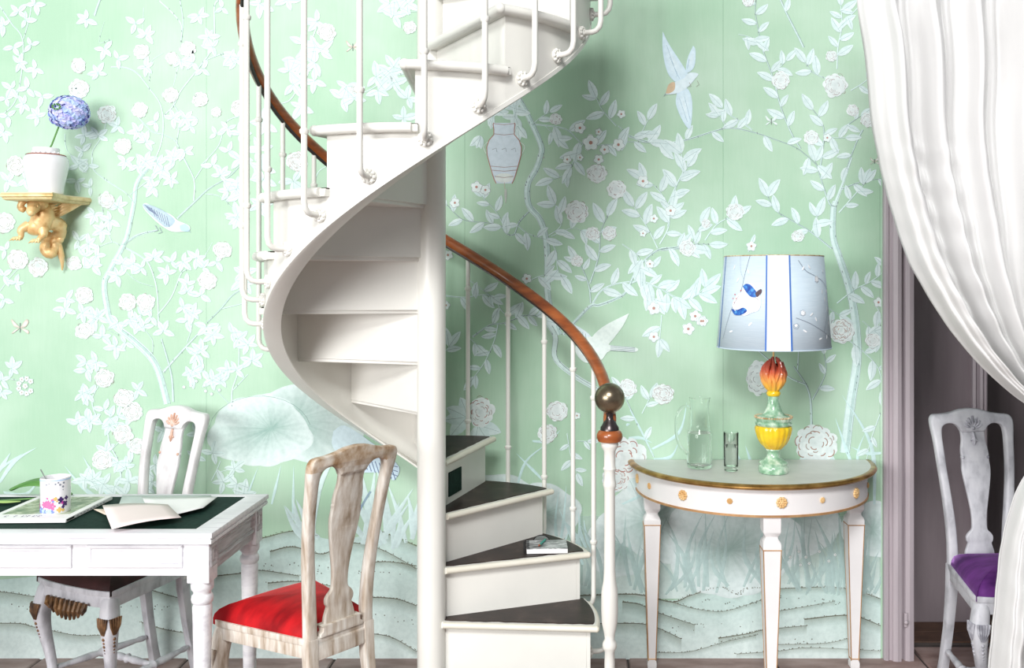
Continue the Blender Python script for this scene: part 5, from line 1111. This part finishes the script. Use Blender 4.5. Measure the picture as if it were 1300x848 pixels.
for k in range(fibo):
    zz = 1-2*(k+.5)/fibo; a = k*2.39996; r = math.sqrt(1-zz*zz); nrm = Vector((r*math.cos(a), r*math.sin(a), zz)); c = Vector((hx, 0, hz))+Vector((nrm.x*.070, nrm.y*.055, nrm.z*.060))*rg.uniform(.94, 1.10)
    t1 = nrm.cross(Vector((0, 0, 1))).normalized(); t2 = nrm.cross(t1); rot = rg.uniform(0, 1.5)
    for q in range(4):
        d = t1*math.cos(rot+q*PI/2)+t2*math.sin(rot+q*PI/2); e = nrm.cross(d); s_ = rg.uniform(.015, .019)
        mbq = parts[(k*7+q // 2) % 2]; base = c
        V = [base, base+d*s_*.5+e*s_*.5+nrm*.003, base+d*s_*1.05+e*s_*.33+nrm*.001, base+d*s_*1.15-nrm*.002, base+d*s_*1.05-e*s_*.33+nrm*.001, base+d*s_*.5-e*s_*.5+nrm*.003, base+d*s_*.6-nrm*.001]
        mbq.add(V, [[0, 1, 6], [1, 2, 6], [2, 3, 6], [3, 4, 6], [4, 5, 6], [5, 0, 6]])
parts[0].build('flower_head', M['petal_blue'], HY, smooth=False); parts[1].build('lilac_petals', M['petal_lilac'], HY, smooth=False)
mb = MB(); pass
for k in range(9): a = k*.7; mb.ball((hx-.015+.015*math.cos(a), -.064, hz+.012+.010*math.sin(a)), .0045, 6, 4)
tag(mb.build('flower_core', M['leaf'], HY), 'tiny dark green leaf tips in the bloom'); MB().ball((hx, 0, hz), .058, 16, 10, (1.12, .85, .9)).build('bloom_centre', M['petal_lilac'], HY)

# ================================================================== CURTAIN
CU = thing('curtain', 'white silk curtain with pinch pleats swept aside across the doorway', 'curtain', (0, 3.0, 0))
left = [(2.72, .93), (2.45, .893), (2.28, .92), (2.06, .94), (1.89, .978), (1.75, 1.02), (1.61, 1.065), (1.44, 1.16), (1.36, 1.215), (1.275, 1.287), (1.225, 1.34), (1.165, 1.41), (1.12, 1.475), (1.07, 1.57), (1.04, 1.60), (1.0, 1.54), (.96, 1.45), (.85, 1.40), (.70, 1.365), (.50, 1.34), (.32, 1.315), (.12, 1.30), (.0, 1.295)]
right = [(2.72, 2.45), (2.2, 2.40), (1.7, 2.2), (1.3, 1.95), (1.04, 1.82), (.8, 1.95), (.4, 2.1), (0, 2.15)]
def clerp(tab, z):
    for (a, u_), (b_, v_) in zip(tab, tab[1:]):
        if a >= z >= b_: t = (a-z)/(a-b_); return u_+(v_-u_)*t
    return tab[-1][1] if z < tab[-1][0] else tab[0][1]
NU, NV = 260, 150; mb = MB(); vs_ = []
def prof_(z, u_):
    g = max(0, min(1, (2.72-z)/.40)); tie = math.exp(-((z-1.04)/.22)**2)
    ph = 2.2*math.sin(3*u_+1.3)
    n1 = 11 if z > 1.04 else 9
    d = (.030*(1-.35*tie)+.012*g)*math.sin(2*PI*n1*u_+ph*.45+.7*(1-g))
    d += .017*math.sin(2*PI*21*u_+3*math.sin(5*u_)+z*1.1)*(.5+.5*g)+.006*math.sin(2*PI*43*u_+4*math.sin(9*u_)-z*2)
    d -= (1-g)*.055*(max(0, math.cos(2*PI*12*u_+.4))**7)
    # rolled leading edge
    d += -.045*math.exp(-((u_-.035)/.035)**2)*g+.03*math.exp(-((u_-.11)/.02)**2)*g*(1 if z > 1.0 else .4)
    # soft cross drapes pulling to the tie
    d += .012*math.sin(9*u_-6.5*z)*g*(1-tie)
    d += .006*math.sin(60*z+8*math.sin(7*u_))*math.exp(-((u_-.12)/.1)**2)*(1 if z < 2 else 0)
    return d
SMZ = [0]*NV
zs = [2.72-2.715*j/(NV-1) for j in range(NV)]
def sm3(tab, z): return sum(clerp(tab, z+d)*w_ for d, w_ in ((-.05, .15), (-.025, .2), (0, .3), (.025, .2), (.05, .15)))
for z in zs:
    l = sm3(left, z); r = sm3(right, z); sag = 0
    for i in range(NU+1):
        u_ = i/NU; x = l+(r-l)*u_; vs_.append((x, prof_(z, u_)+.02, z))
mb.add(vs_, [[j*(NU+1)+i, j*(NU+1)+i+1, (j+1)*(NU+1)+i+1, (j+1)*(NU+1)+i] for j in range(NV-1) for i in range(NU)])
mb.build('drape', M['silk'], CU, angle=180, solid=.002)
mb = MB(); mb.tube([(1.62, -.05, 1.03), (1.7, -.10, 1.035), (1.82, -.10, 1.03), (1.88, -.02, 1.04)], .022, 10); mb.build('tieback', M['silk'], CU)
MB().tube([(.80, .02, 2.74), (2.60, .02, 2.74)], .014, 12).build('curtain_rod', M['brass_aged'], CU)

for o in bpy.data.objects:
    if o.parent and o.name.split('.')[0] in ('shell_carving', 'knee_carving', 'apron_carving', 'drawer_line', 'cover_lettering', 'spine_lettering', 'pink_flowers', 'magenta_flowers', 'blue_petals', 'pale_blue_petals', 'purple_petals', 'ochre_leaves', 'rim_sprigs', 'leg_gilding', 'bead_rim', 'flower_head', 'lilac_petals', 'lip_mouldings', 'painted_pattern', 'painted_twigs', 'painted_flowers', 'painted_berries', 'spiral_binding', 'flower_core', 'apron_rosette'):
        if o.name.split('.')[0] != 'apron_rosette': o['kind'] = 'stuff'
for o in (C1, C2, C3): o['group'] = 'carved dining chairs with vase splats'
for o in bpy.data.objects:
    if o.name.startswith('paper_sheet'): o['group'] = 'loose sheets of paper on the desk'
